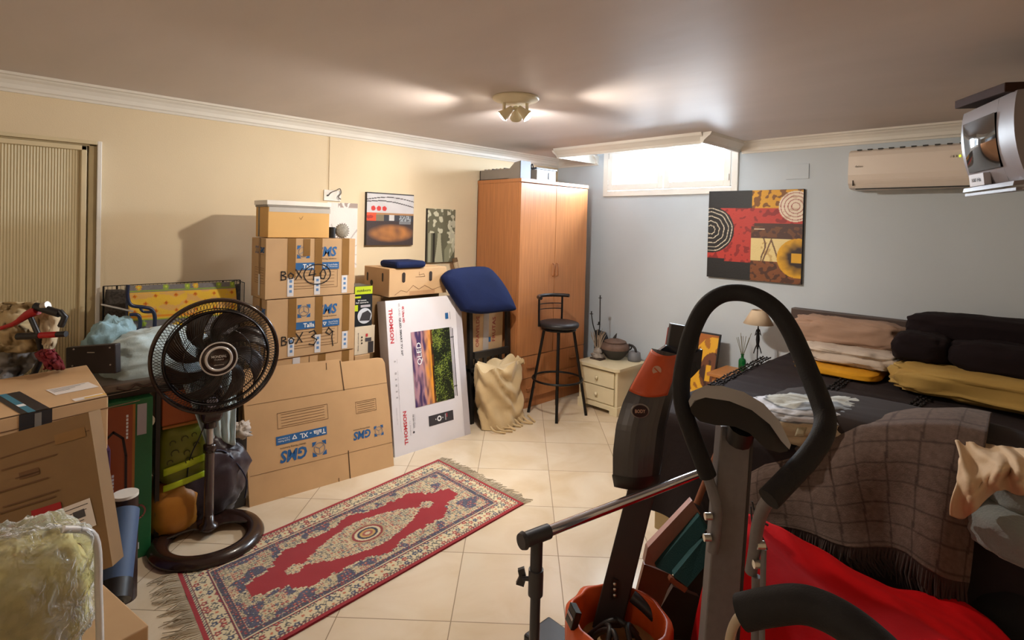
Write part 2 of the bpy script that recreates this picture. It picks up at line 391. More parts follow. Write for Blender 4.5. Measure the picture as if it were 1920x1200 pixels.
# ================================================================== PICTURES
pk = M('painted_canvas', rough=.55, var=.03, attr=True, bump=.25, bs=90)
edge = M('canvas_edge_black', '#1b1817', rough=.6)
def clampf(x): return 0 if x < 0 else 1 if x > 1 else x
def P1(u, v):
    if v > .965: return '#2b2a2c' if v > .98 else '#c9c6c8'
    c1 = .86+.08*math.sin((u+.12)*2.6)-.0*u; c2 = .80+.06*math.sin((u+.15)*2.9)-.04*u
    if abs(v-c1+.02) < .008 or abs(v-c2) < .009: return '#2c2628'
    if v > .62:
        for k in range(3):
            if (u-.13-.115*k)**2+(v-.70)**2 < .0022: return '#c3302a'
        g = .78+.10*nz(u, v, 5); return (g*.72, g*.70, g*.73)
    if v > .585: return '#a77a50' if u > .2 else '#cf5432'
    if v > .46:
        if u < .19: return '#dd4a20' if nz(u, v, 12) > -.25 else '#a32c18'
        if u < .35: return '#7c7058'
        if .46 < u < .57 and v > .47: return '#c9c6c6'
        if .68 < u < .94 and v < .57: return '#9aa0a6' if nz(u, v, 30) > -.1 else '#54565a'
        return '#33343c'
    if .68 < u < .94 and v > .41: return '#77797d'
    dx = (u-.52)/.42; dy = (v-.23)/.15; r = dx*dx+dy*dy; t = clampf(1.5-r)*.9*(.75+.5*nz(u, v, 7, 3))
    a = lin('#3a2c2a'); c = lin('#b8783c'); return tuple(a[i]*(1-t)+c[i]*t for i in range(3))
def wall_pic(fn, y0, y1, z0, z1, name, label, cat, th=.03):
    tilt = 0
    o = painted(quad((th+.001, y0, z0), (th+.001, y1, z0), (th+.001, y1, z1), (th+.001, y0, z1)), fn, 110, 110, pk, name,
                extra=lambda mb: mb.box((0, y0-.001, z0), (th, y1+.001, z1), edge))
    return tag(o, label, cat)
wall_pic(P1, -2.2, -1.783, 1.378, 1.782, 'abstract_painting', 'small square abstract painting in grey, red and brown on the cream wall', 'painting')
def P2(u, v):
    g = .30+.16*v+.1*nz(u, v, 4, 1)
    c = [g*.36, g*.36, g*.24]
    stem = lambda x0, w: abs(u-x0-.05*math.sin(v*3)) < w
    if v < .55:
        if abs(u-.42) < .055+.10*(1-v/.55)**1.5 and u > .28: c = [.42, .42, .30]
        if abs(u-.12) < .09 and v < .6: c = [.12, .12, .08] if u > .13 else [.34, .35, .25]
        if u > .62 and abs(v-(.05+.35*(u-.62)/.38)) < .18: c = [.26, .27, .18]
        if .2 < u < .27: c = [.02, .02, .015]
    if v > .35 and nz(u, v*1.6, 9, 5) > .12 and (u < .55 and v > .55 or u > .7): c = [.62, .62, .48]
    if v > .05 and u > .8 and nz(u, v, 13, 2) > .1: c = [.5, .5, .38]
    return tuple(c)
wall_pic(P2, -1.640, -1.352, 1.231, 1.680, 'flower_print', 'narrow olive green print of pale flowers and vases, right of the square painting', 'picture', .025)
def P3(u, v):
    n = nz(u, v, 22, 1)
    d1 = math.hypot(u-.03, (v-.55))
    if d1 < .27 and u < .30:
        for r in (.05, .10, .155, .205, .245):
            if abs(d1-r-.004*math.sin(9*math.atan2(v-.55, u-.03))) < .0045: return '#d8cdb8'
        return '#19181a'
    d2 = math.hypot(u-.93, v-.82)
    if d2 < .165:
        for r in (.04, .075, .11, .145):
            if abs(d2-r) < .004: return '#9c4a42'
        return '#e3d3be' if n > -.3 else '#cdb59c'
    if u > .49 and v > .80: return '#d59a1e' if n > -.12 else '#7a4a10'
    if v > .80: return '#1f2022'
    d3 = math.hypot(u-.97, v-.27)
    if d3 < .21:
        if .9 < u and .22 < v < .32: return '#d9a21c'
        t = clampf((d3-.09)/.1+.3*n); a = lin('#2a1510'); c = lin('#d9a11a'); return tuple(a[i]*(1-t)+c[i]*t for i in range(3))
    if u > .49 and v > .47 and v < .635 and (u > .52 or v < .6):
        if .52 < u < .63 and abs(v-.57) < .006: return '#c9b39a'
        return '#4a2a20' if n > -.1 or v > .6 else '#6b4022'
    if u > .49 and .22 < v <= .47:
        if abs(u-.62-.02*math.sin(v*20)) < .008 or abs(abs(u-.70)-.045+(v-.33)*.35) < .008: return '#6b4a34'
        return '#e2cc8e' if n > -.3 else '#c5a468'
    if u > .49 and v <= .22: return '#7c4620' if n > -.15 else '#4a2613'
    if v < .19 or (u < .2 and v < .22): return '#18181a'
    if u < .14+.15*max(0, v-.6)*0 and v > .72 and v > .78-u: return '#1f2022'
    if (v > .635 and u > .12) or u >= .2 or d1 >= .27: return '#b8352c' if n > -.22 else '#8a1e1c'
    return '#1a191b'
def bp3(u, v): return V((1.668+.712*u, -.032, 1.18+.69*v+.004*(1-u)))
tag(painted(bp3, P3, 170, 170, pk, 'abstract_painting', extra=lambda mb: mb.box((1.667, -.031, 1.18), (2.381, 0, 1.872), edge)),
    'large square abstract painting of circles in red, black and gold on the blue wall', 'painting')
def PF(u, v):
    d = math.hypot(u-.42, (v-.22)*2.0); a = math.atan2((v-.22)*2, u-.42)
    if d < .14: return '#b9b4ac'
    s_ = abs(math.sin(a*6.5+.4)); r = .55+.25*s_
    if v > .93 and nz(u, v, 9) > -.1 and u > .35: return '#a2928a'
    return '#bfb6b2' if (s_ < .16 and d < .95) else '#e6dfdb'
tag(painted(quad((.004, -2.50, 1.21), (.004, -2.262, 1.21), (.004, -2.262, 1.690), (.004, -2.50, 1.690)), PF, 60, 90, pk, 'flower_poster',
    extra=lambda mb: mb.box((0, -2.5, 1.21), (.003, -2.262, 1.69), white)), 'pale poster of a large white daisy on the cream wall behind the boxes', 'poster')

# ================================================================== AIR CONDITIONER
acm = M('air_conditioner_plastic', '#e2d6cb', rough=.35, var=.01); dark = M('dark_gap', '#2a2622', rough=.6)
ac = thing('air_conditioner', 'long cream split air conditioner high on the blue wall', 'air conditioner', (3.1, -.1, 1.85))
pr = [(0, 2.105), (-.15, 2.105), (-.185, 2.09), (-.197, 2.06), (-.20, 1.94), (-.19, 1.885), (-.165, 1.857), (-.12, 1.850), (0, 1.85)]
mb = MB().prism([(2.70, y, z) for y, z in pr], (.86, 0, 0), acm); mb.build('body', ac, bevel=.006)
mb = MB()
for i in range(14): mb.box((2.74+i*.058, -.168, 2.101), (2.765+i*.058, -.06, 2.108), dark)
mb.build('top_grille', ac)
mb = MB(); mb.prism([(2.735, -.194, 1.893), (2.735, -.1985, 1.905), (2.735, -.172, 1.852), (2.735, -.166, 1.856)][::-1], (.60, 0, 0), acm); mb.box((2.727, -.2005, 1.87), (2.731, -.185, 1.905), dark); mb.box((3.34, -.2, 1.868), (3.345, -.185, 1.905), dark)
mb.box((2.74, -.18, 1.846), (3.34, -.16, 1.853), dark); mb.build('louvre', ac)
mb = MB().text('daitsu', fy(2.762, -.2015, 1.995), .014, M('grey_print', '#8c8072', rough=.5), .01); mb.build('logo', ac)
mb = MB()
for i in range(5): mb.box((3.222+i*.015, -.2022, 2.018), (3.228+i*.015, -.2, 2.03), M('green_light', '#b4d820', emit=2.5) if i == 3 else acm if i == 0 else M('grey_print'))
mb.box((3.30, -.2022, 2.014), (3.318, -.2, 2.03), dark); mb.build('display', ac)
# ================================================================== WARDROBE
wood = M('cherry_laminate', '#bd7d4e', rough=.3, var=.09, vs=9, stretch=(6, 6, .35)); woodd = M('cherry_laminate_dark_edge', '#6e3e20', rough=.4)
WX, WY0, WY1, WH = .56, -1.092, -.205, 1.95
wd = thing('wardrobe', 'tall cherry wood wardrobe with two doors and drawers in the corner', 'wardrobe', (.28, -.65, 0))
mb = MB().box((.01, WY0, 0), (WX-.02, WY0+.02, WH-.03), wood).box((.01, WY1-.02, 0), (WX-.02, WY1, WH-.03), wood).box((.01, WY0, 0), (.02, WY1, WH), wood)
mb.box((.01, WY0-.004, WH-.03), (WX+.004, WY1+.004, WH), wood).box((.02, WY0+.02, 0), (WX-.025, WY1-.02, .09), wood).box((.02, WY0+.02, .44), (WX-.03, WY1-.02, .455), woodd).box((.03, WY0+.02, .1), (WX-.05, WY1-.02, .44), woodd)
mb.box((.03, WY0+.02, .46), (WX-.05, WY1-.02, 1.9), woodd)
mb.build('cabinet', wd, bevel=.002)
ym = -.648
hm = M('wooden_handle', '#a9683a', rough=.3)
for y0, y1, hy in ((WY0+.002, ym-.002, ym-.025), (ym+.002, WY1-.002, ym+.025)):
    d = MB().box((WX-.022, y0, .458), (WX, y1, WH-.036), wood).build('door', wd, bevel=.0015)
    mb = MB().tube([(WX, hy, 1.12), (WX+.018, hy, 1.125), (WX+.018, hy, 1.225), (WX, hy, 1.23)], .006, hm, 8); sub(mb, 'handle', d)
for z0, z1 in ((.268, .452), (.094, .264)):
    d = MB().box((WX-.022, WY0+.002, z0), (WX, WY1-.002, z1), wood).build('drawer', wd, bevel=.0015)
    for hy in (-.92, -.36):
        mb = MB().box((WX, hy-.055, (z0+z1)/2-.012), (WX+.016, hy+.055, (z0+z1)/2+.004), hm); sub(mb, 'handle', d, bevel=.003)
# on the wardrobe
gp = M('grey_board', '#8a8178', rough=.7); gb = M('grey_blue_board', '#8f97a8', rough=.6)
mb = MB(); a, b_ = .03, .545
mb.box((a, WY0+.005, WH), (b_, WY0+.012, WH+.088), gp).box((a, WY0+.20, WH), (b_, WY0+.207, WH+.088), gp).box((a, WY0+.005, WH), (b_, WY0+.2, WH+.006), gp)
mb.box((a, WY0+.005, WH), (a+.007, WY0+.2, WH+.088), gp)
mb.prism([(b_-.14, WY0+.002, WH+.08), (b_-.07, WY0+.002, WH+.135), (b_, WY0+.002, WH+.145), (b_, WY0+.002, WH), (b_-.14, WY0+.002, WH)], (0, .01, 0), gp)
mb.box((b_-.004, WY0+.002, WH), (b_+.004, WY0+.12, WH+.145), gb)
for i in range(6): mb.box((a+.03+i*.05, WY0+.03, WH+.006), (a+.045+i*.05, WY0+.19, WH+.10), [gp, M('tan_folder', '#b79b72'), M('dark_folder', '#4b443e')][i % 3])
tag(mb.build('file_box'), 'grey open file box full of folders on top of the wardrobe', 'box')
mb = MB(); wp = M('white_plastic', '#dfe6ee', rough=.3)
mb.box((.26, -.85, WH), (.50, -.60, WH+.10), wp).box((.25, -.86, WH+.10), (.51, -.59, WH+.115), M('dark_blue_plastic', '#3c4658', rough=.4)).box((.50, -.70, WH+.02), (.506, -.61, WH+.08), M('dark_blue_plastic'))
tag(mb.build('storage_box', bevel=.004), 'small white plastic storage box with dark lid on top of the wardrobe', 'box')
mb = MB(); mb.tube(spline([(.50, -.875, WH+.005), (.51, -.875, WH+.06), (.49, -.875, WH+.10), (.50, -.90, WH+.135), (.47, -.885, WH+.12), (.50, -.88, WH+.06)]), .006, M('dark_cable', '#2a2a30', rough=.5), 6)
tag(mb.build('cable_loop'), 'dark looped cable standing up between the two boxes on the wardrobe', 'cable')

# ================================================================== BAR STOOL
bk = M('black_metal', '#131214', rough=.35, metal=.3); bl = M('black_vinyl', '#1d1a1d', rough=.4, bump=.2, bs=300)
C0 = V((.80, -.85, 0))
st = thing('bar_stool', 'black metal bar stool with round padded seat and low back rail', 'stool', C0)
SH = .755
mb = MB().lathe([(0, SH-.035), (.13, SH-.035), (.163, SH-.025), (.17, SH-.008), (.165, SH+.008), (.14, SH+.017), (0, SH+.02)], bl, C0, 36); mb.build('seat', st)
mb = MB().lathe([(.10, SH-.05), (.145, SH-.05), (.145, SH-.035), (.10, SH-.035)], bk, C0, 28); mb.build('seat_ring', st)
for fx_, fy_ in ((.94, -1.01), (.615, -.995), (.975, -.68), (.64, -.67)):
    p0 = C0+(V((fx_, fy_, 0))-C0)*.50; p0.z = SH-.04
    mb = MB(); p1 = V((fx_, fy_, 0)); mb.tube([p0, p1], .0155, bk, 4, up=(1, 0, 0)); mb.build('leg', st)
mb = MB(); mb.tube([C0+V((math.cos(a)*.205, math.sin(a)*.205, .30)) for a in [2*PI*i/36 for i in range(36)]], .009, bk, 8, closed=True); mb.build('footrest_ring', st)
bdir = -cR*.66+cF*.75; bdir.z = 0; bdir.normalize(); pr_ = bdir.cross(Z_)
def bs_(a, z): return C0+(bdir*math.cos(a)+pr_*math.sin(a))*.175+Z_*z
b1 = spline([bs_(-1.15, SH-.02)-Z_*.0, bs_(-1.15, SH+.01)*1.0, bs_(-1.12, SH+.06), bs_(-1.1, SH+.17), bs_(-1.1, SH+.205)], 4)
b2 = [bs_(.95, SH-.02), bs_(.95, SH+.205)]
mb = MB().tube(b1, .009, bk, 8).tube(b2, .009, bk, 8)
for z in (SH+.10, SH+.145): mb.tube([bs_(-1.1+2.05*i/10, z) for i in range(11)], .004, bk, 6)
mb.build('back_frame', st)
mb = MB().tube([bs_(-1.3+2.6*i/12, SH+.215) for i in range(13)], .015, bl, 10); mb.build('backrest', st)

# ================================================================== NIGHTSTAND
cw = M('cream_lacquer', '#e3d6b4', rough=.35, var=.03); cg = M('cream_groove', '#a08f68', rough=.5)
n0, n1, m0, m1, nh = .765, 1.165, -.525, -.11, .37
nst = thing('nightstand', 'cream nightstand with two drawers standing between wardrobe and exercise machine', 'nightstand', ((n0+n1)/2, -.32, 0))
mb = MB().box((n0, m0+.01, .05), (n1, m1, nh), cw).box((n0-.008, m0, .035), (n1+.008, m1+.005, .075), cw)
for x0 in (n0-.008, n1-.072): mb.box((x0, m0, 0), (x0+.08, m0+.05, .04), cw).box((x0, m1-.05, 0), (x0+.08, m1, .04), cw)
mb.cyl((n1-.012, m0+.014, .075), (n1-.012, m0+.014, nh), .012, cw, 12).cyl((n0+.012, m0+.014, .075), (n0+.012, m0+.014, nh), .012, cw, 12)
mb.build('cabinet', nst, bevel=.003)
q = .035
tp = [(n0-.02+q, m0-.025), (n1+.02-q, m0-.025), (n1+.02, m0-.025+q), (n1+.02, m1+.01), (n0-.02, m1+.01), (n0-.02, m0-.025+q)]
MB().prism([(x, y, nh) for x, y in tp], (0, 0, .024), cw).build('top', nst, bevel=.005)
for z0, z1 in ((.225, .355), (.085, .215)):
    mb = MB().box((n0+.03, m0-.002, z0), (n1-.03, m0+.01, z1), cw).box((n0+.026, m0+.006, z0-.004), (n1-.026, m0+.0095, z1+.004), cg)
    d = mb.build('drawer', nst, bevel=.003)
    zc = (z0+z1)/2; mb = MB(); mb.T = frame((.965, m0, zc), X_, Z_); mb.lathe([(0, .026), (.010, .025), (.016, .019), (.014, .011), (.008, .007), (.009, 0), (0, 0)], cw, seg=18); sub(mb, 'knob', d)
# clay pot
NT = nh+.024
cl = M('brown_clay', '#6a5348', rough=.7, var=.15, vs=25, bump=.4, bs=60); cl2 = M('dark_clay', '#33302f', rough=.6, var=.12, vs=20, bump=.3)
pc = V((.93, -.23, NT)); PS = 1.22
pt = thing('clay_pot', 'lidded brown and black clay pot on the nightstand', 'pot', pc)
mb = MB(); sc_ = lambda P: [(a*PS, b*PS) for a, b in P]; mb.lathe(sc_([(0, 0), (.045, 0), (.07, .02), (.095, .055), (.105, .075)]), cl2, pc).lathe(sc_([(.105, .075), (.107, .09), (.10, .105), (.08, .118), (.072, .125)]), cl, pc); mb.build('bowl', pt)
mb = MB().lathe(sc_([(0, .150), (.02, .148), (.05, .140), (.078, .130), (.082, .124), (.07, .120), (0, .12)]), cl, pc); ld = mb.build('lid', pt)
mb = MB().tube([pc+V((-.01, 0, .178)), pc+V((.0, 0, .20)), pc+V((.014, 0, .228))], [.015, .011, .003], cl2, 10); sub(mb, 'lid_knob', ld)
mb = MB()
for s_ in (-1, 1): mb.tube(spline([pc+cR*s_*.12+Z_*.075, pc+cR*s_*.145+Z_*.09, pc+cR*s_*.143+Z_*.12, pc+cR*s_*.12+Z_*.13], 4), .006, cl2, 8)
mb.build('handle', pt)
# dried twig ornament with candle cups
sc = V((.838, -.36, NT)); drift = M('driftwood', '#9a8f86', rough=.85, var=.2, vs=30, bump=.5); twig = M('dried_twig', '#b09a84', rough=.8, var=.15); iron = M('wrought_iron', '#1c1b1d', rough=.45, metal=.5)
tw = thing('candle_stick_ornament', 'iron candle ornament with dried twigs in a driftwood base on the nightstand', 'ornament', sc)
mb = MB(); mb.box(sc+V((-.05, -.045, 0)), sc+V((.06, .04, .012)), M('dark_base', '#4c3c34', rough=.7)).blob(sc+V((0, 0, .03)), (.062, .045, .028), drift, 24, 14, .25, 2.5, 1).blob(sc+V((0, .0, .065)), (.036, .03, .035), drift, 20, 14, .3, 3, 2); mb.build('driftwood_base', tw)
def up(du, z, df=0): return sc+cR*du*1.15+cF*df+Z_*z*1.16
mb = MB()
for du, z1, cup in ((-.056, .345, (.343,)), (.008, .47, (.465, .262))):
    pts = spline([up(-.01 if du < 0 else -.002, .08), up(du*.3, .18), up(du*.8+.004, .26), up(du, z1)], 5)
    mb.tube(pts, .0045, iron, 8)
    for c_ in cup:
        x_ = du if c_ > .3 else .002
        mb.lathe([(0, -.002), (.016, 0), (.017, .003), (.0, .005)], iron, up(x_, c_), 14); mb.cyl(up(x_, c_), up(x_, c_+.022), .005, iron, 8)
mb.build('candle_stem', tw)
mb = MB(); rr = random.Random(3)
for i in range(13):
    a = -.06+.12*i/12; mb.tube(spline([up(a*.25, .07, rr.uniform(-.01, .01)), up(a*.6, .14+rr.uniform(-.01, .02), rr.uniform(-.01, .01)), up(a+rr.uniform(-.01, .01), .17+rr.uniform(0, .07))], 3), [.003]*6+[.001], twig, 5)
mb.build('dried_twigs', tw)
# dark objects behind the nightstand
mb = MB(); dk = M('dark_grey_fabric', '#2d2f35', rough=.7, bump=.3, bs=200)
mb.prism([(.60, -.10, 0), (.735, -.10, 0), (.735, -.10, .50), (.70, -.10, .57), (.60, -.10, .585)], (0, .05, 0), dk)
tag(mb.build('upright_panel', bevel=.01), 'dark grey panel standing upright between wardrobe and nightstand', 'panel')
mb = MB(); mb.lathe([(0, 0), (.055, 0), (.058, .02), (.05, .075), (.03, .085), (0, .088)], M('grey_plastic', '#6f7076', rough=.5), (1.085, -.155, NT), 20)
th = thing('strapped_ornament', 'small dark object with curved strap behind the clay pot', 'ornament', (1.085, -.155, NT)); mb.build('body', th)
p = V((1.075, -.17, NT)); mb = MB().tube(spline([p+V((-.04, 0, .13)), p+V((.0, 0, .13)), p+V((.03, 0, .10)), p+V((.035, 0, .03))], 5), .011, bl, 8); mb.build('strap', th)

# ================================================================== BOXES ALONG THE LEFT WALL
card = M('cardboard', '#c39f76', rough=.75, var=.05, vs=5); card2 = M('cardboard_light', '#cda577', rough=.75, var=.04); card3 = M('cardboard_yellow', '#d8ab69', rough=.75, var=.04, vs=4)
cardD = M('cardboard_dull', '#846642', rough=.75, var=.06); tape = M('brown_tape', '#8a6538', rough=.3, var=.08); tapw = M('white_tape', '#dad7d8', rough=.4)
gms = M('blue_ink', '#24609b', rough=.6); ink = M('black_ink', '#221c1a', rough=.6); slit = M('cut_line', '#4b341c', rough=.9); wht = M('white_ink', '#eef0f2', rough=.5); inkb = M('brown_ink', '#6b4c30', rough=.8)
def rect(mb, T, x0, y0, x1, y1, mat, e=0.0):
    old = mb.T; mb.T = old @ T; mb.poly([(x0, y0, e), (x1, y0, e), (x1, y1, e), (x0, y1, e)], mat); mb.T = old
def ribbon(mb, T, pts, w, mat, closed=False):
    old = mb.T; mb.T = old @ T; n = len(pts)
    for i in range(n if closed else n-1):
        a, b = V((*pts[i], 0)), V((*pts[(i+1) % n], 0)); t = (b-a)
        if t.length < 1e-6: continue
        t.normalize(); p = V((-t.y, t.x, 0))*w/2; a = a-t*w*.3; b = b+t*w*.3
        mb.poly([a-p, b-p, b+p, a+p], mat)
    mb.T = old
def gms_logo(mb, T, s, talla='Talla - XL', lines=True, band=True):
    """packing-company print about the local origin, s = height of the letters"""
    mb.text('GMS', T @ Matrix.Translation((s*1.0, 0, 0)), s, gms, .035, w=s*2.3, shear=.2)
    ox = -s*1.25
    for a, b in ((-1, -1), (1, -1), (1, 1), (-1, 1)):
        old = mb.T; mb.T = old @ T; c = s*.62
        mb.poly([(ox+a*c, b*c-.0*s, 0), (ox+a*c*.35, b*c, 0), (ox+a*c*.62, b*c*.62, 0), (ox+a*c, b*c*.35, 0)][::(1 if a*b < 0 else -1)], gms); mb.T = old
    circ = [(ox+math.cos(i*PI/10)*s*.48, math.sin(i*PI/10)*s*.48) for i in range(20)]; ribbon(mb, T, circ, s*.07, M('grey_ink', '#8b8a90'), True)
    for a in (90, 210, 330): ribbon(mb, T, [(ox, 0), (ox+.4*s*math.cos(math.radians(a)), .4*s*math.sin(math.radians(a)))], s*.07, M('grey_ink'))
    mb.text('Global Moving Solutions', T @ Matrix.Translation((s*1.0, -s*.72, 0)), s*.2, ink, 0, w=s*2.2)
    if band:
        rect(mb, T, -s*2.0, -s*1.75, s*2.4, -s*1.05, gms)
        mb.text(talla, T @ Matrix.Translation((-s*.75, -s*1.4, .0006)), s*.42, wht, .02)
        mb.text('Guarda Muebles', T @ Matrix.Translation((s*1.75, -s*1.3, .0006)), s*.16, wht, 0, w=s*1.0); mb.text('y Mudanzas', T @ Matrix.Translation((s*1.75, -s*1.52, .0006)), s*.16, wht, 0, w=s*1.0)
        rr = [(s*.85+math.cos(i*PI*2/3+.5)*s*.2, -s*1.4+math.sin(i*PI*2/3+.5)*s*.2) for i in range(3)]; ribbon(mb, T @ Matrix.Translation((0, 0, .0006)), rr, s*.08, wht, True)
def lines_box(mb, T, w, h, n=5):
    ribbon(mb, T, [(-w/2, -h/2), (w/2, -h/2), (w/2, h/2), (-w/2, h/2)], .0022, inkb, True)
    for i in range(n): y = -h/2+h*(i+.7)/(n+.4); ribbon(mb, T, [(-w*.43, y), (w*.43, y)], .0022, inkb)
def off(T, x, y, e=0): return T @ Matrix.Translation((x, y, e))
GB = {'label': 0}
def gms_box(x0, x1, y0, y1, z0, z1, strokes, label):
    t = thing('cardboard_box', label, 'box', ((x0+x1)/2, (y0+y1)/2, z0), 'cardboard removal boxes stacked by the left wall')
    MB().box((x0, y0, z0+.002), (x1, y1, z1-.002), card).build('carton', t, bevel=.004)
    T = fx(x1+.0012, (y0+y1)/2, (z0+z1)/2); mb = MB(); H = z1-z0
    gms_logo(mb, off(T, .02, H*.27), .063, 'Talla'); lines_box(mb, off(T, .012, -H*.20), .30, .11)
    # the short side facing the door
    T2 = frame(((x0+x1)/2+.02, y0-.0012, (z0+z1)/2), X_, Z_); gms_logo(mb, off(T2, .0, H*.30), .036, band=False); lines_box(mb, off(T2, 0, -H*.12), .15, .09)
    mb.build('printing', t)
    mb = MB()
    for dy in (-.13, .035, .215):
        rect(mb, off(T, dy, 0, .0008), -.024, -H*.16+.01*dy, .024, H*.5, tape); rect(mb, off(T, dy-.004, 0, .0011), -.02, -H*.5+.01, .018, -H*.16, tapw)
        mb.box((x0+.02, (y0+y1)/2+dy-.024, z1-.003), (x1+.001, (y0+y1)/2+dy+.024, z1-.0012), tape)
        for k in range(3): rect(mb, off(T, dy-.004, -H*.22-.03*k, .0015), -.008, -.008, .008, .008, M('pale_blue_ink', '#5f86b8'))
    rect(mb, off(T2, 0, 0, .0006), -.014, -H*.45, .014, H*.5, tape); rect(mb, off(T2, 0, 0, .001), -.014, -H*.45, .014, -H*.1, tapw)
    rect(mb, off(T, -.04, 0, .0013), -.02, H*.2, .022, H*.49, tape) if strokes == 40 else None
    mb.build('packing_tape', t)
    mb = MB(); hw = .0065; Tk = off(T, -.02, -H*.12 if strokes == 40 else -H*.2, .0022)
    def st(pts): ribbon(mb, Tk, pts, hw, ink)
    def dig(o, P, s=.05): st([(o+x*s, y*s) for x, y in P])
    x = -.17
    dig(x, [(0, -.5), (0, .5), (.4, .45), (.5, .2), (.1, .05), (.55, -.15), (.5, -.45), (0, -.5)])
    dig(x+.042, [(.25, .3), (0, .05), (.1, -.4), (.5, -.35), (.6, .05), (.25, .3)])
    dig(x+.085, [(0, .7), (.75, -.4)]); dig(x+.085, [(.8, .8), (.0, -.5)])
    if strokes == 40:
        dig(x+.165, [(.4, .8), (.05, -.05), (.9, .05)]); dig(x+.165, [(.75, .5), (.6, -.7)])
        dig(x+.235, [(.4, .6), (.05, .1), (.15, -.5), (.55, -.6), (.8, 0), (.6, .5), (.4, .6)])
        st([(-.17+.22+math.cos(a*PI/12)*.085, math.sin(a*PI/12)*.062) for a in range(25)])
    else:
        s = .062; dig(x+.165, [(0, .55), (.5, .7), (.7, .35), (.25, .1), (.8, -.25), (.5, -.75), (0, -.6)], s)
        dig(x+.265, [(.8, .4), (.4, .8), (.1, .35), (.5, .1), (.85, .4), (.75, -.2), (.9, -1.1)], s)
    mb.build('handwriting', t); return t
gms_box(.27, .50, -3.10, -2.54, 1.087, 1.445, 40, 'cardboard box marked BOX 40 in the left wall stack')
gms_box(.27, .505, -3.09, -2.535, .728, 1.085, 39, 'cardboard box marked BOX 39 beneath the box marked 40')
t = thing('cardboard_box', 'plain taped cardboard box at the bottom of the stack, mostly hidden behind the flattened box', 'box', (.3, -2.82, 0), 'cardboard removal boxes stacked by the left wall')
MB().box((.12, -3.09, 0), (.498, -2.53, .726), card2).build('carton', t, bevel=.004)
mb = MB(); T = fx(.4992, -2.81, .7)
for x0, mt in ((.06, tape), (.22, tape)): rect(mb, T, x0-.025, -.15, x0+.025, .024, mt)
rect(mb, off(T, -.10, 0, .001), -.022, -.05, .022, .024, tapw); ribbon(mb, off(T, 0, 0, .001), [(-.02, -.1), (-.02, .02)], .003, slit); mb.build('packing_tape', t)
# yellow box with white lid
t = thing('cardboard_box', 'yellowish cardboard box with a white lid on top of BOX 40', 'box', (.3, -2.88, 1.445))
mb = MB().box((.255, -3.075, 1.447), (.455, -2.697, 1.655), card3); T = frame((.31, -3.0762, 1.5), X_, Z_); rect(mb, T, -.012, -.05, .012, .13, M('grey_tape', '#77726c'))
T = fx(.4562, -2.88, 1.6); rect(mb, T, -.19, .0, .188, .03, M('pale_grey_tape', '#b9b4ae')); ribbon(mb, off(T, 0, -.03, .001), [(-.01, 0), (0, -.012), (.012, .008)], .002, inkb); mb.build('carton', t, bevel=.003)
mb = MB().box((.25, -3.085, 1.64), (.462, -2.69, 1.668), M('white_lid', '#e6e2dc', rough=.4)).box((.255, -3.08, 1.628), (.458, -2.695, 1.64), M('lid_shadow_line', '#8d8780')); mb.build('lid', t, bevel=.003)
# ornaments on BOX 40
mb = MB().cyl((.43, -2.665, 1.446), (.43, -2.665, 1.515), .021, M('black_plastic', '#17161a', rough=.4), 20); tag(mb.build('black_canister'), 'small black cylinder standing on BOX 40 beside the yellow box', 'container')
mb = MB(); T = fx(.43, -2.598, 1.491); mb.T = T
wv_ = M('woven_grey_straw', '#8f887c', rough=.85, var=.2, vs=60, bump=.6, bs=120); mb.lathe([(0, .018), (.036, .016), (.045, .004), (.043, -.008), (0, -.01)], wv_, seg=30)
for i in range(20): a = i*PI/10; mb.cyl((math.cos(a)*.043, math.sin(a)*.043, 0), (math.cos(a)*.050, math.sin(a)*.050, .004), .003, M('dark_straw', '#5c544a'), 6)
tag(mb.build('woven_disc'), 'round grey woven disc standing on BOX 40 by the black cylinder', 'ornament')

# flattened box
t = thing('flattened_cardboard_box', 'large flattened cardboard box leaning in front of the stacked boxes, print upside down', 'box', (.66, -2.8, 0))
B0, B1 = V((.70, -3.222, 0)), V((.765, -2.378, 0)); Tp = V((-.165, 0, .69))
ux = (B1-B0).normalized(); T = frame(B0, ux, Tp); Wd = (B1-B0).length; Hh = .70
mb = MB(); mb.T = T; ms_ = .555
pts = [(-.01, 0), (ms_, 0), (ms_+.02, .0), (Wd, 0), (Wd+.004, Hh*.5), (Wd-.004, Hh-.05), (Wd-.02, Hh-.02), (Wd-.05, Hh-.012), (ms_+.0, Hh-.006), (ms_-.01, Hh+.012), (-.02, Hh+.03)]
mb.prism([(x, y, -.012) for x, y in pts], (0, 0, .012), card2); body = mb.build('carton', t)
mb = MB(); mb.T = T
for y in (.155, .53): ribbon(mb, off(I4, 0, 0, .0012), [(0, y), (Wd, y-.01)], .0018, inkb)
ribbon(mb, off(I4, 0, 0, .0014), [(ms_, 0), (ms_, .16)], .006, slit); ribbon(mb, off(I4, 0, 0, .0014), [(ms_-.012, Hh), (ms_, .52)], .006, slit)
ribbon(mb, off(I4, 0, 0, .0014), [(ms_-.07, 0), (ms_-.07, .02)], .004, slit); ribbon(mb, off(I4, 0, 0, .0014), [(ms_-.1, Hh), (ms_-.1, Hh-.04)], .004, slit)
mb.build('fold_line', t)
mb = MB(); mb.T = T; R180 = Matrix.Rotation(PI, 4, 'Z')
gms_logo(mb, Matrix.Translation((.30, .215, .0015)) @ R180, .066); lines_box(mb, Matrix.Translation((.30, .415, .0015)), .29, .085)
gms_logo(mb, Matrix.Translation((.70, .235, .0015)) @ R180, .050, band=False); lines_box(mb, Matrix.Translation((.69, .40, .0015)), .135, .07); mb.build('printing', t)

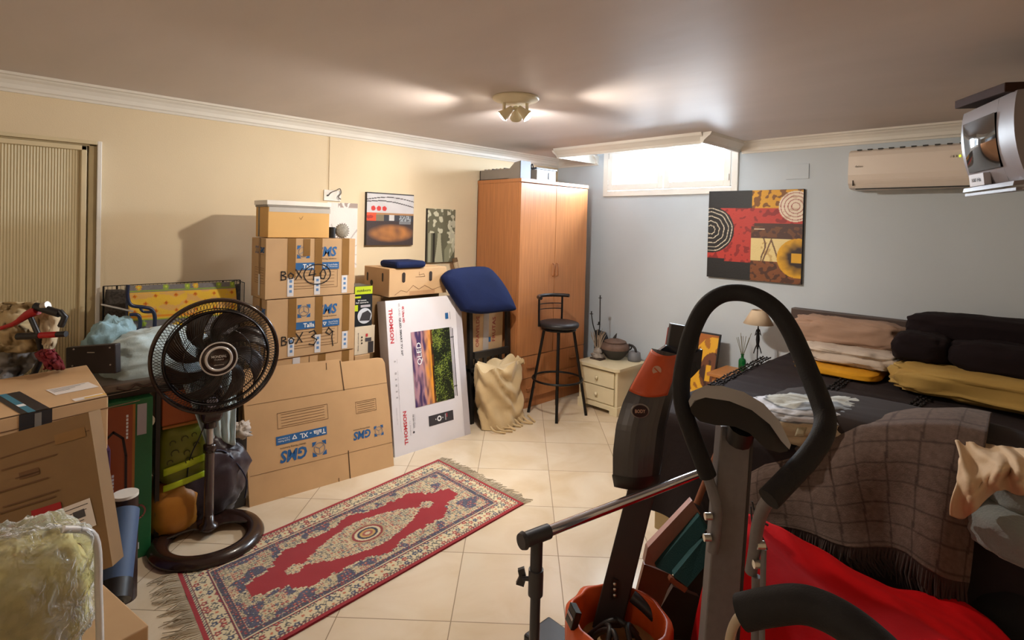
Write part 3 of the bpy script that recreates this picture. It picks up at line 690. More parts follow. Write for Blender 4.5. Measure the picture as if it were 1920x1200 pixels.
# TV box
twh = M('white_card_print', '#e4e0e6', rough=.4, var=.015); red = M('red_ink', '#c23a44', rough=.5); gry = M('dark_grey_ink', '#4a474d', rough=.5); lg = M('light_grey_ink', '#b3aeb5', rough=.5)
t = thing('television_box', 'tall white television carton with a landscape screen picture, leaning beside the wardrobe boxes', 'box', (.6, -1.98, 0))
A, B = V((.665, -2.309, 0)), V((.668, -1.662, 0)); Tp = V((-.165, 0, 1.02)); T = frame(A, B-A, Tp); Wd = .647; Hh = 1.033
mb = MB(); mb.T = T; mb.box((0, 0, -.11), (Wd, Hh, 0), twh); mb.build('carton', t, bevel=.003)
mb = MB(); mb.T = T; Z = lambda x, y, e=.0012: Matrix.Translation((x, y, e)); RT = Matrix.Rotation(-PI/2, 4, 'Z'); RU = Matrix.Rotation(PI/2, 4, 'Z')
rect(mb, Z(0, 0), Wd-.055, 0, Wd-.001, Hh-.001, M('pale_grey_card', '#bfb9bf', rough=.5)); ribbon(mb, Z(0, 0, .0016), [(Wd-.055, 0), (Wd-.055, Hh)], .002, lg)
mb.text('THOMSON', Z(.035, .86) @ RT, .030, red, .03, w=.235)
mb.text('QLED SMART TV 50"', Z(.105, .78) @ RT, .018, gry, .03, w=.26); mb.text('4K UHD', Z(.105, .965) @ RT, .014, lg, .01, w=.09)
mb.text('4K Ultra HD', Z(.135, .93) @ RT, .018, red, .03, w=.115)
mb.text('THOMSON', Z(.095, .17) @ RU, .028, red, .03, w=.22); mb.text('Android TV', Z(.132, .16) @ RU, .010, lg, .0, w=.10); mb.text('works with the', Z(.160, .20) @ RU, .010, gry, .01, w=.09); mb.text('Google Assistant', Z(.172, .20) @ RU, .009, lg, .01, w=.09)
old = mb.T; mb.T = old @ Z(.158, .127); mb.lathe([(0, 0), (.008, 0)], gry, seg=12); mb.T = old
for i, (y, w_) in enumerate(((.62, .02), (.54, .03), (.50, .02), (.46, .03), (.42, .02), (.38, .02))):
    rect(mb, Z(.045, y), -.007, -w_/2*.5, .007, w_/2*.5, lg); ribbon(mb, Z(.062, y), [(0, -.015), (0, .015)], .002, lg)
mb.text('50QG4S14 LED TV', Z(.035, .26) @ RT, .008, lg, .0, w=.11)
ribbon(mb, Z(.06, .15), [(0, 0), (0, .30)], .0012, lg); ribbon(mb, Z(.07, .75), [(0, 0), (0, .08)], .0012, lg)
rect(mb, Z(.505, .885), -.014, -.022, .014, .022, gms); rect(mb, Z(.535, .885), -.003, -.028, .003, .028, lg)
# remote control print
rect(mb, Z(0, 0), .285, .135, .50, .205, M('charcoal_ink', '#363338')); old = mb.T
mb.T = old @ Z(.375, .172, .002); mb.lathe([(.010, 0), (.019, 0)], wht, seg=20); mb.T = old
for x in (.345, .405): rect(mb, Z(x, .172, .002), -.003, -.004, .003, .004, wht)
rect(mb, Z(.43, .172, .002), -.004, -.022, .004, .022, lg); rect(mb, Z(.442, .180, .002), -.003, -.012, .003, .016, red)
rect(mb, Z(0, 0), .545, .295, .552, .79, gry); rect(mb, Z(0, 0), .527, .30, .541, .80, lg)
for y in (.37, .725): rect(mb, Z(.54, y, .0018), -.015, -.004, .015, .004, gry)
mb.text('QLED', Z(.245, .645, .003) @ RU, .046, wht, .01, w=.155)
mb.build('printing', t)
def PT(u, v):
    n = nz(u*3, v*1.2, 6, 2)
    if u < .48:
        t_ = u/.48+.25*n; sun = clampf((t_-.5)*2.2)*(.55+.45*clampf(1-abs(v-.45)*1.2))
        a = lin('#7a5a8c') if n > 0 else lin('#4c3a66'); p_ = lin('#d8a7a0'); c = lin('#f0a020')
        k_ = clampf(.5+n*1.4)*.6; b2 = [a[i]*(1-k_)+p_[i]*k_ for i in range(3)]
        return tuple(b2[i]*(1-sun)+c[i]*sun for i in range(3))
    if u < .52: return '#3a2418' if n > 0 else '#6a3c1c'
    g = nz(u*2, v*4, 26, 5)+.6*nz(u, v, 6, 8)-.5*max(0, u-.65)
    if g > .34: return '#8a9a40'
    if g > .14: return '#3a4c22'
    return '#12180f' if nz(u, v, 60) < .1 else '#262c1c'
f_ = quad(T @ V((.185, .285, .0022)), T @ V((.522, .285, .0022)), T @ V((.522, .80, .0022)), T @ V((.185, .80, .0022)))
o = painted(f_, PT, 90, 140, M('printed_photo', rough=.35, attr=True, var=.01), 'screen_picture', t)
# cartons behind it
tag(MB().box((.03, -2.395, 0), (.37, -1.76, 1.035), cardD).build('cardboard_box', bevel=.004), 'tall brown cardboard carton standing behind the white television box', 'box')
t = thing('fruit_box', 'open-handled brown banana box with oval hand holes on top of the tall carton', 'box', (.3, -2.0, 1.035))
MB().box((.13, -2.265, 1.038), (.475, -1.775, 1.235), card).build('carton', t, bevel=.004)
mb = MB(); T = fx(.4765, -2.02, 1.17)
for x in (-.13, .10):
    mb.T = off(T, x, 0); mb.prism([(math.cos(a*PI/8)*.014, math.sin(a*PI/8)*.014+(.022 if 0 <= a <= 8 else -.022), 0) for a in range(16)], (0, 0, .0005), M('hole_dark', '#2b1c12')); mb.T = I4
T2 = frame((.30, -2.2665, 1.16), X_, Z_)
for x, r_, dy in ((-.12, .011, .0), (.09, .011, .01), (-.06, .02, -.04)):
    mb.T = off(T2, x, dy); mb.prism([(math.cos(a*PI/8)*r_, math.sin(a*PI/8)*r_+(.02 if 0 <= a <= 8 else -.02)*(r_ < .015), 0) for a in range(16)], (0, 0, .0005), M('hole_dark')); mb.T = I4
mb.build('hand_hole', t)
mb = MB(); T = fx(.4762, -2.02, 1.10)
ribbon(mb, T, [(-.20, -.05), (-.15, -.02), (-.10, -.035), (-.05, .01), (0, -.02), (.05, .005), (.12, -.03), (.2, -.01)], .003, inkb); ribbon(mb, off(T, 0, .07), [(-.03, 0), (.05, 0), (.04, .02), (0, .012), (0, .035)], .003, inkb)
rect(mb, off(T, 0, -.03), -.08, -.03, .14, .0, M('cardboard_print', '#b08660')); mb.build('printing', t)
mb = MB(); bf = M('navy_fabric', '#141f45', rough=.85, bump=.4, bs=350, spec=.2, var=.1)
mb.box((.27, -2.225, 1.236), (.50, -1.975, 1.285), bf); tag(mb.build('seat_cushion', bevel=.02), 'flat navy blue cushion lying on the banana box', 'cushion')
# small retail boxes in the gap
t = thing('product_box', 'black and lime retail box with a round picture, in the gap by BOX 39', 'box', (.4, -2.46, .863))
T = fx(.481, -2.46, .99); blk = M('black_card', '#1b2026', rough=.4); lime = M('lime_ink', '#b9cc20', rough=.5)
MB().box((.30, -2.525, .863), (.48, -2.395, 1.128), blk).build('carton', t, bevel=.003)
mb = MB(); rect(mb, off(T, 0, 0, .0005), -.064, .085, .064, .137, lime); mb.text('outdoors', off(T, 0, .11, .0012), .018, ink, .02, w=.10); rect(mb, off(T, -.045, .066, .0005), -.02, -.006, .025, .006, lime)
for k, w_ in ((.045, .06), (.03, .09)): mb.text('hd camera', off(T, -.01, k, .001), .010, wht, .01, w=w_)
rect(mb, off(T, 0, .005, .0005), -.02, -.008, .05, .008, lg); rect(mb, off(T, -.052, -.005, .0005), -.012, -.02, .012, .02, lime)
mb.T = off(T, .01, -.06, .0008); mb.lathe([(0, 0), (.052, 0)], M('pale_disc', '#c9ced8'), seg=28); mb.T = off(T, .012, -.06, .0014); mb.poly([(-.04, -.03, 0), (.035, -.035, 0), (.045, .01, 0), (.02, .035, 0), (-.02, .02, 0)], M('charcoal_ink')); mb.T = I4; mb.build('printing', t)
t = thing('product_box', 'beige retail box with small icons, beneath the black and lime box', 'box', (.4, -2.46, .677))
MB().box((.30, -2.52, .677), (.485, -2.375, .861), M('beige_card', '#d8cab4', rough=.5)).build('carton', t, bevel=.003); T = fx(.486, -2.45, .77)
mb = MB(); mb.text('projector lamp', off(T, -.045, -.01, .001) @ RT, .010, gry, .01, w=.12)
for k in (.02, 0, -.02): mb.T = off(T, -.02, k, .001); mb.lathe([(0, 0), (.006, 0)], ink, seg=10); mb.T = I4
rect(mb, off(T, .012, .03, .001), -.004, -.01, .012, .01, red); rect(mb, off(T, .03, .0, .001), -.025, -.012, .02, .012, gry); rect(mb, off(T, .045, -.06, .001), -.018, -.03, .022, .045, M('charcoal_ink')); mb.build('printing', t)
tag(MB().box((.30, -2.52, 0), (.49, -2.41, .673), card).build('cardboard_box', bevel=.003), 'narrow cardboard carton under the two small retail boxes', 'box')
# black slatted chair with blue pad, box and cloth sack
pb = M('black_painted_wood', '#1d1917', rough=.45)
t = thing('slatted_chair', 'black slatted wooden chair between television box and wardrobe', 'chair', (.3, -1.33, 0))
for y in (-1.545, -1.14):
    MB().hexa([(.49, y, 0), (.53, y, 0), (.53, y+.035, 0), (.49, y+.035, 0), (.44, y, .93), (.475, y, .93), (.475, y+.035, .93), (.44, y+.035, .93)], pb).build('back_post', t, bevel=.003)
    MB().box((.06, y, 0), (.10, y+.035, .42), pb).build('leg', t, bevel=.003)
MB().box((.49, -1.51, .50), (.515, -1.14, .555), pb).build('back_rail', t, bevel=.003)
MB().box((.445, -1.51, .87), (.47, -1.14, .93), pb).build('back_rail', t, bevel=.003)
for i in range(5): y = -1.50+i*.083; MB().box((.50, y, .25), (.518, y+.028, .505), pb).build('slat', t)
MB().box((.06, -1.545, .40), (.53, -1.105, .43), pb).build('seat', t, bevel=.004)
t = thing('taped_parcel', 'brown parcel with red lettering and clear tape, framed by the black chair back', 'box', (.3, -1.33, .55))
MB().box((.20, -1.50, .432), (.44, -1.15, .86), card).build('carton', t, bevel=.003); T = fx(.4415, -1.325, .70)
mb = MB(); mb.text('ORAVELDE', off(T, -.10, 0, .001) @ RU, .035, M('red_brown_ink', '#9c3a34'), .01, w=.25); mb.text('FRUTAS', off(T, .075, 0, .001) @ RU, .035, M('red_brown_ink'), .01, w=.2)
rect(mb, off(T, -.01, 0, .0006), -.03, -.16, .03, .16, M('clear_tape', '#b5aaa2', rough=.15)); rect(mb, off(T, .03, -.08, .0012), -.01, -.02, .012, .02, gms); mb.build('printing', t)
tag(MB().box((.10, -1.46, .432), (.19, -1.18, .58), M('painted_tin', '#9a8f84', rough=.3, metal=.5)).build('tin_box', bevel=.004), 'grey tin box behind the slats of the black chair', 'box')
mb = MB(); P = [(843, 528), (847, 515), (862, 507), (900, 502), (926, 504), (942, 521), (955, 545), (965, 574), (963, 582), (940, 584), (905, 588), (876, 584), (868, 577)]
Q = [at(u, v, x=.60)+V((-(at(u, v, x=.6).z-.85)*.22, 0, 0)) for u, v in P]
Q = spline(Q, 3, True); cen = sum(Q, V())/len(Q); nq = len(Q); nrm = V((1, 0, .2)).normalized()
rings = [(1, -.035), (1.02, -.01), (1.0, .02), (.93, .035), (.6, .045), (.0, .048)]
vs = []; fs = []
for s_, e_ in [(0, -.04), (.9, -.042)]+rings: vs += [cen+(p-cen)*s_+nrm*e_ for p in Q]
for r_ in range(len(rings)+1):
    for i in range(nq): fs.append((r_*nq+i, r_*nq+(i+1) % nq, (r_+1)*nq+(i+1) % nq, (r_+1)*nq+i))
mb.add(vs, fs, bf, True); tag(mb.build('chair_pad'), 'rounded navy blue upholstered chair pad leaning against the wardrobe side', 'chair pad')
mb = MB(); a_ = at(867, 545, x=.13); b2 = at(852, 484, x=.10); a_ = b2+(a_-b2)*((b2.z-.45)/(b2.z-a_.z))
mb.tube([a_, b2], .022, M('beige_paper_roll', '#b7a184', rough=.6, var=.15), 16); mb.tube([a_*.15+b2*.85, a_*.12+b2*.88], .0235, M('white_band', '#e4ddd2'), 16); mb.tube([a_*.04+b2*.96, b2], .0235, M('brown_band', '#6b5138'), 16)
tag(mb.build('paper_roll'), 'beige rolled tube sticking up behind the blue chair pad', 'roll')
# sack of beige cloth
sk_ = M('beige_cotton', '#cdb388', rough=.9, sheen=.2, var=.06, bump=.4, bs=150)
def sack(u, v):
    a = 2*PI*u; z = v
    prof = .84+.22*math.sin(min(1, z*1.15)*PI*.55)-.08*z
    rx, ry = .125*prof, .215*prof
    q = V((math.cos(a), math.sin(a), 0)); sw_ = z*6.5+3.0*nz(q.x, q.y+z, 1.1, 2)+2.0*math.cos(a*1.0-.2)*(1.2-z); fold = .019*math.sin(sw_*3.4)*(.3+z)*(1.1-.4*z)+.008*math.sin(a*7+z*5)*(1-z)
    n = .030*noise.noise(V((q.x*1.2, q.y*1.2, z*1.6)))+.006*noise.noise(V((q.x*4, q.y*4, z*9)))
    zz = z*.47+.02*math.sin(a*3+1)*z+.02*math.sin(a*7)*z
    return V((.68-.05*z+(rx+fold+n)*q.x, -1.365+.0*z+(ry+fold+n)*q.y, .004+zz))
mb = MB().grid(sack, 72, 60, sk_, True, True)
top = [sack(i/72, 1) for i in range(72)]; c_ = sum(top, V())/72-Z_*.03
mb.add(top+[c_], [(i, (i+1) % 72, 72) for i in range(72)], sk_, True)
rr = random.Random(5)
for i in range(9):
    y = -1.55+i*.05; p0 = V((.76+rr.uniform(-.02, .01), y, .05)); mb.tube(spline([p0, p0+V((.03, .02, -.03)), p0+V((.06+rr.uniform(0, .03), .05+rr.uniform(-.03, .05), -.042))], 4), .009, sk_, 6, flat=.5)
for i in range(3): p0 = V((.60+.03*i, -1.17, .44)); mb.tube(spline([p0, p0+V((.02, .03, .03)), p0+V((.0, .06, .04-.02*i))], 4), [.02]*8+[.006], sk_, 6, flat=.4)
tag(mb.build('cloth_sack', solid=0), 'crumpled beige cotton sack on the floor in front of the black chair', 'sack')
# ================================================================== RUG
rgm = M('rug_wool', rough=.95, var=.05, attr=True, bump=.5, bs=500, sheen=.2)
RL, RW = 1.55, .74
def RUG(u, v):
    x, y = u*RL, v*RW; e = min(x, RL-x, y, RW-y); n = h2(int(x/.004), int(y/.004))
    RED, NAVY, CREAM, TAN = '#9c1420', '#2a2c44', '#d8c8a2', '#b09a74'
    if e < .018: return RED
    if e < .026: return CREAM if int((x+y)/.008) % 2 else NAVY
    def floral(sc, k, bg):
        i, j = int(x/sc), int(y/sc); fxx, fyy = x/sc-i-.5, y/sc-j-.5; q = h2(i, j, k)
        ox, oy = (h2(i, j, 3+k)-.5)*.3, (h2(i, j, 4+k)-.5)*.3; d = math.hypot(fxx-ox, fyy-oy)*(1+.25*math.cos(5*math.atan2(fyy-oy, fxx-ox)))
        if q < .42:
            if d < .14: return CREAM
            if d < .36: return '#a83a34' if q < .27 else '#3c4a66'
            if d < .42: return NAVY
        elif q < .8:
            if abs(fyy-.25*math.sin(fxx*7+q*30)) < .11: return NAVY
            if abs(fxx-.2*math.sin(fyy*6+q*9)) < .07: return '#5a5a4a'
        elif d < .2: return '#c06a48'
        return bg
    if .030 <= e < .098: return floral(.030, 1, CREAM)
    if e < .030: return '#7a2a2a'
    if e < .106: return RED if int((x-y+9)/.007) % 2 else NAVY
    if e < .112: return CREAM
    if e < .135: return floral(.012, 2, '#4a4658')
    if e < .140: return RED if int((x+y)/.008) % 2 else CREAM
    cx_, cy_ = abs(x-RL/2), abs(y-RW/2); qx = int(cx_/.018)*.018
    jag = .018*(h2(int(cx_/.018), 3)-.3)
    w_ = .205-.05*abs(math.sin(qx*9))-.10*max(0, (qx-.22)/.3)+jag
    if qx > .42: w_ = .085-.35*(qx-.42)+.02*(h2(int(cx_/.018), 9))
    if qx > .56: w_ = 0
    if cy_ < w_:
        wi = .125*(1-(qx/.33)**1.7)+jag*.6 if qx < .33 else 0
        if .33 <= qx < .40: wi = .038-abs(qx-.365)*.6
        if cy_ < wi-.012:
            d = math.hypot(cx_*.8, cy_)
            if d < .075:
                k = int(d/.011); return (CREAM, '#a8584a', '#c9a25c', NAVY, CREAM, '#8e2a2a', TAN)[k]
            return floral(.016, 6, '#cdbd98')
        if cy_ < wi: return floral(.010, 7, CREAM)
        return RED
    if cy_ < w_+.012: return CREAM if n > .35 else NAVY
    return floral(.017, 5, '#c9b994' if nz(x, y, 16, 5) > -.12 else '#54546a')
ra, rb_, rc, rd = V((1.070, -3.655, 0)), V((.885, -2.118, 0)), V((1.655, -2.098, 0)), V((1.785, -3.690, 0))
rugp = quad(ra, rb_, rc, rd)
def rugf(u, v): p = rugp(u, v); return V((p.x, p.y, .009+.0022*nz(p.x, p.y, 9)))
rt = thing('rug', 'red and cream oriental rug with navy flowers on the tiled floor', 'rug', (1.35, -2.9, 0))
painted(rugf, RUG, 430, 215, rgm, 'pile', rt)
mb = MB(); mb.hexa([ra+Z_*.001, rb_+Z_*.001, rc+Z_*.001, rd+Z_*.001]+[q+Z_*.007 for q in (ra, rb_, rc, rd)], M('rug_backing', '#8e2430', rough=.9)); mb.build('backing', rt)
frg = M('rug_fringe', '#b5a68e', rough=.95, var=.15); rr = random.Random(2)
for (p, q, dr, ln) in ((ra, rd, V((-.1, -1, 0)), .105), (rb_, rc, V((.02, 1, 0)), .075)):
    mb = MB(); mb.hexa([p, q, q+dr*.012, p+dr*.012]+[a+Z_*.006 for a in (p, q, q+dr*.012, p+dr*.012)], frg)
    nstr = 110
    for i in range(nstr):
        t_ = (i+.5)/nstr; a = p*(1-t_)+q*t_+Z_*.006; b_ = .35*math.sin(i*.55)+rr.uniform(-.25, .25); l_ = ln*rr.uniform(.6, 1.1)
        c = a+dr*l_*.5+V((b_*l_*.3, 0, .004+rr.uniform(0, .006))); d_ = a+dr*l_+V((b_*l_, 0, -.003))
        mb.tube([a, c, d_], [.0032, .0032, .0014], frg, 4, flat=.5)
    mb.build('fringe', rt)

# ================================================================== STANDING FAN
fb = M('dark_brown_plastic', '#2b1a15', rough=.25, coat=.2, var=.02); fgr = M('fan_guard_wire', '#1a1412', rough=.3); fbl = M('fan_blade', '#33231c', rough=.35); sil = M('silver_trim', '#c9c4c2', rough=.3, metal=.3)
FB = V((.905, -3.488, 0)); fc = V((.83, -3.43, .895)); fh = at(407, 667, d=2.55)
fan = thing('standing_fan', 'large dark brown standing fan with ring base at the end of the rug', 'fan', FB)
mb = MB()
mb.lathe([(.160, .012), (.161, .024), (.168, .036), (.182, .046), (.205, .050), (.230, .042), (.244, .022), (.246, .012), (.160, .012)], fb, FB, 64)
bk_ = V((-.9, .25, 0)).normalized(); pp = FB+bk_*.075
# solid rear half of the base
arc = [FB+Z_*.036+(Matrix.Rotation(a, 3, 'Z') @ bk_)*.175 for a in [(-1.35+2.7*i/24) for i in range(25)]]
inn = spline([arc[-1], FB+bk_*.05+(Matrix.Rotation(1.2, 3, 'Z') @ bk_)*.07+Z_*.036, FB+bk_*.02+Z_*.036, FB+bk_*.05+(Matrix.Rotation(-1.2, 3, 'Z') @ bk_)*.07+Z_*.036, arc[0]], 5)[1:-1]
mb.prism(arc+inn, (0, 0, .008), fb); mb.build('base', fan)
mb = MB().lathe([(.045, .04), (.04, .05), (.026, .06), (.022, .10), (.0, .10)], fb, pp, 24); mb.build('pole_foot', fan)
mb = MB().cyl(pp+Z_*.08, pp+Z_*.42, .022, M('fan_pole_plastic', '#4a3c38', rough=.2, coat=.5), 20).lathe([(.022, .41), (.029, .41), (.029, .445), (.018, .45)], fb, pp, 20)
mb.build('pole', fan)
mb = MB().cyl(pp+Z_*.44, pp+Z_*.62, .0155, M('steel_tube', '#b9b2ac', rough=.25, metal=.6), 16); mb.build('inner_pole', fan)
# control box
nF = V((.975, -.16, .06)).normalized()
Tc = frame(pp+Z_*.655, nF.cross(Z_)*-1, Z_); 
mb = MB(); mb.blob(pp+Z_*.655+nF*.005, (.052, .052, .098), fb, 28, 20, 0, p=.5); mb.cyl(pp+Z_*.53, pp+Z_*.58, .028, fb, 18); cb = mb.build('control_box', fan)
mb = MB(); kc = pp+Z_*.665+nF*.054
mb.tube([kc, kc+nF*.010], [.034, .032], M('dark_ring', '#2d2624', rough=.2), 24).tube([kc+nF*.01, kc+nF*.014], [.026, .024], M('dial_face', '#c4c0d0', rough=.25, metal=.4), 24); sub(mb, 'speed_dial', cb)
# head
R0 = .262; T = frame(fh, (Z_.cross(nF)), Z_); fhn = (T.to_3x3() @ Z_)
sg = 1 if fhn.dot(nF) > 0 else -1
def fp(r, a, z): return T @ V((r*math.cos(a), r*math.sin(a), z*sg))
mb = MB(); mb.T = T; mb.lathe([(0, -.17*sg), (.05, -.17*sg), (.07, -.15*sg), (.08, -.10*sg), (.06, -.06*sg), (0, -.06*sg)], fb, seg=28); mb.build('motor_housing', fan)
mb = MB().tube([pp+Z_*.70, fh-nF*.13-Z_*.0], [.03, .035], fb, 16); mb.build('neck', fan)
mb = MB()
mb.tube([fp(R0, i*2*PI/72, -.012) for i in range(72)], .0085, fb, 10, closed=True)
mb.tube([fp(R0, i*2*PI/72, .012) for i in range(72)], .0085, fb, 10, closed=True)
mb.build('outer_rim', fan)
def guard(z_edge, z_mid, front):
    mb = MB(); nw = 110
    for i in range(nw):
        a = i*2*PI/nw; pts = []
        for k in range(9):
            t_ = k/8; r = R0-.002-(R0-.07)*t_; zz = z_edge+(z_mid-z_edge)*(1-(1-t_)**2.2); tw = (.75 if front else -.2)*t_**1.2
            pts.append(fp(r, a+tw, zz))
        mb.tube(pts, .0014, fgr, 4, caps=False)
    for rr_, zz in ((.215, .8), (.14, .97)):
        zr = z_edge+(z_mid-z_edge)*(1-(1-(R0-rr_)/(R0-.07))**2.2)
        mb.tube([fp(rr_, i*2*PI/60, zr) for i in range(60)], .003 if rr_ > .2 else .0018, fgr, 6, closed=True)
    return mb
guard(.014, .062, True).build('front_guard', fan); guard(-.014, -.085, False).build('rear_guard', fan)
mb = MB(); mb.T = T
mb.lathe([(.215, .046*sg), (.222, .040*sg), (.215, .036*sg), (.208, .040*sg), (.215, .046*sg)], fgr, seg=60)
mb.build('inner_ring', fan)
mb = MB(); mb.T = T
mb.lathe([(.078, .058*sg), (.078, .068*sg), (.0, .072*sg)], fb, seg=40); mb.lathe([(.070, .066*sg), (.074, .072*sg), (.078, .068*sg)], sil, seg=40); mb.lathe([(.046, .069*sg), (.049, .075*sg), (.056, .075*sg), (.058, .069*sg)], sil, seg=40)
cap = mb.build('badge', fan)
mb = MB(); Tt = frame(T @ V((0, 0, .0745*sg)), -(Z_.cross(nF)) if (Z_.cross(nF)).dot(cR) < 0 else Z_.cross(nF), Z_)
if (Tt.to_3x3() @ Z_).dot(nF) < 0: Tt = Tt
mb.text('MONDIAL', Tt @ Matrix.Translation((0, .012, .0)), .012, sil, .02, w=.062); mb.text('TURBO', Tt @ Matrix.Translation((0, -.002, .0)), .006, sil, .02, w=.04); mb.text('silencioso', Tt @ Matrix.Translation((0, -.026, .0)), .005, sil, .02, w=.04); sub(mb, 'lettering', cap)
nb = 8
hubm = MB(); hubm.T = T; hubm.lathe([(0, .035*sg), (.05, .033*sg), (.062, .02*sg), (.062, -.03*sg), (0, -.04*sg)], fbl, seg=30); hubm.build('hub', fan)
for i in range(nb):
    a0 = i*2*PI/nb+.2
    def blf(u, v, a0=a0):
        r = .055+.160*v; sweep = -.70*v**1.3; w_ = (.30+.50*math.sin(min(1, v*1.1)*PI*.62))*.62
        a = a0+sweep+(u-.5)*w_*1.15; return fp(r, a, .018-.05*(u)+.004*math.sin(v*3))
    mb = MB().grid(blf, 9, 12, fbl); mb.build('blade', fan, solid=.002)
mb = MB().tube(spline([pp+Z_*.60-nF*.02, pp+V((.02, -.05, .50)), pp+V((-.03, -.08, .38)), pp+V((-.08, -.08, .2)), pp+V((-.15, -.06, .06)), pp+V((-.2, -.02, .012))], 5), .003, M('black_plastic'), 6); mb.build('power_cord', fan)

# ================================================================== LEFT CORNER PILE
wire_ = M('black_wire', '#1c191a', rough=.5, metal=.3)
cr_ = thing('wire_crate', 'black wire mesh crate against the cream wall behind the stacked linen', 'crate', (.3, -3.46, 0))
def mesh_panel(mb, o, ux, uy, w_, h_, nx, ny, r):
    o, ux, uy = V(o), V(ux), V(uy)
    for i in range(nx+1): mb.tube([o+ux*w_*i/nx, o+ux*w_*i/nx+uy*h_], r if 0 < i < nx else r*2, wire_, 4, caps=False)
    for j in range(ny+1): mb.tube([o+uy*h_*j/ny, o+uy*h_*j/ny+ux*w_], r if 0 < j < ny else r*2, wire_, 4, caps=False)
for (o, ux, w_, n_) in (((.06, -3.80, .0), Y_, .70, 36), ((.49, -3.80, .0), Y_, .58, 30), ((.06, -3.13, 0), X_, .18, 8)):
    mb = MB(); z1 = 1.165 if o[0] < .3 else .74
    if o[1] < -3.5 and w_ < .6: continue
    mesh_panel(mb, o, ux, Z_, w_, z1, n_, 4 if z1 > 1 else 30, .0011); mb.build('mesh_panel', cr_)
mb = MB()
for z in (.88, 1.0): mb.tube([(.065, -3.80, z), (.065, -3.10, z)], .004, wire_, 5)
for y in (-3.80, -3.74, -3.20, -3.10): mb.tube([(.065, y, .0), (.065, y, 1.165)], .005, wire_, 5)
mb.tube([(.06, -3.80, 1.165), (.62, -3.80, 1.165)], .0, wire_, 4) if 0 else None
mb.build('crate_frame', cr_)
drkcl = M('dark_grey_netting', '#4a443f', rough=.9, var=.35, vs=90)
mb = MB(); mb.grid(lambda u, v: V((.09+.02*nz(u, v, 5), -3.795+.69*u, .80+.34*v+.01*nz(u, v, 9, 3))), 30, 14, drkcl); tag(mb.build('netting_bundle', solid=.02), 'dark grey netting bundle inside the wire crate behind the sun lounger', 'netting')
# sun lounger with flowered cushion
lm = M('flowered_cushion_fabric', rough=.85, attr=True, var=.05, bump=.2, bs=200)
LA, LB, LC, LD = at(240, 640, x=.34), at(446, 625, x=.34), at(440, 528, x=.24), at(242, 536, x=.24)
def LOUNGE(u, v):
    def flower(x, y, r, c1, c2):
        a = math.atan2((v-y)*.5, u-x); d = math.hypot(u-x, (v-y)*.5)
        if d < r*(.55+.45*abs(math.cos(a*5))): return c2 if d < r*.3 else c1
    g = .30+.05*nz(u, v, 40); base = (g*.58, g*.56, g*.60)
    if .885 < v <= .91 or .36 < v < .385: return '#8fae1e'
    if .385 <= v < .87:
        if .41 < v < .445: return '#e08a1c'
        i = int(u*11); j = int((v-.45)/.14); fu = u*11-i-.5; fv = (v-.45)/.14-j-.5
        if (i+j) % 2 == 0 and abs(fu)+abs(fv) < .30: return '#b5581c' if abs(fu)+abs(fv) < .18 else '#dc9a20'
        return '#e0b83c' if nz(u, v, 8) > -.15 else '#d6a860'
    if v < .36:
        for x, y in ((.20, .13), (.42, .22), (.62, .05), (.85, .2)):
            c = flower(x, y, .055, '#e0bb2c', '#d89a24')
            if c: return c
        if flower(.12, .30, .03, 'a', 'a'): return '#9ab53a'
        return base
    for k, x in enumerate((.08, .32, .52, .60, .83, .97)):
        c = flower(x, .965, .03, '#8fae3a' if k % 3 else '#d8a82c', '#c8d060')
        if c: return c
    return base
lg_ = thing('sun_lounger', 'folded sun lounger with grey and yellow flowered cushion leaning on the wire crate', 'sun lounger', (.3, -3.46, .78))
lq = quad(LA, LB, LC, LD); painted(lambda u, v: lq(u, v)+V((.016*abs(math.sin(min(1, v)*PI))**.5+.004*nz(u, v, 6), 0, 0)), LOUNGE, 150, 60, lm, 'cushion', lg_, solid=.03)
navy = M('navy_tube', '#1c2440', rough=.35)
mb = MB(); dx = .07
def lp(u, v): return at(u, v, x=.37)
mb.tube(spline([lp(240, 534), lp(239, 555), lp(246, 572), lp(270, 576), lp(284, 580), lp(290, 592), lp(290, 612)], 5), .0095, navy, 8)
mb.tube(spline([lp(243, 590), lp(256, 590), lp(262, 596), lp(261, 616), lp(243, 622)], 4), .009, navy, 8); mb.tube(spline([lp(262, 574), lp(268, 584), lp(285, 585)], 4), .007, navy, 8)
mb.build('armrest_frame', lg_)
mb = MB().tube([LA-X_*.03, LD-X_*.03], .01, navy, 8).tube([LB-X_*.03, LC-X_*.03], .01, navy, 8); mb.build('back_frame', lg_)
tag(MB().tube([at(190, 571, x=.30), at(250, 584, x=.36)], .0045, M('white_rod', '#d8d4cf', rough=.4), 8).build('thin_rod'), 'thin white rod resting against the wire crate beside the door frame', 'rod')
# folding table top with linen on it
tb_ = M('grey_table_top', '#75685e', rough=.4, var=.06); 
tt = thing('utility_table', 'grey topped table of stored things in front of the wire crate', 'table', (.62, -3.55, 0))
MB().box((.36, -3.97, .765), (.80, -3.36, .80), tb_).build('table_top', tt, bevel=.008)
MB().box((.765, -3.95, .735), (.79, -3.38, .764), M('dark_brown_metal', '#2a201c', rough=.4)).build('apron', tt)
for x in (.38, .765):
    for y in ((-3.955, -3.685) if x > .5 else (-3.955, -3.39)): MB().box((x, y, 0), (x+.018, y+.018, .765), M('dark_brown_metal')).build('leg', tt)
mb = MB().tube(spline([(.802, -3.84, .785), (.806, -3.80, .772), (.806, -3.77, .79), (.806, -3.74, .775), (.803, -3.70, .785)], 5), .006, M('rusty_wire', '#4a3428', rough=.6), 6)
tag(mb.build('wire_hook'), 'bent dark wire hooked over the front edge of the grey table', 'hook')
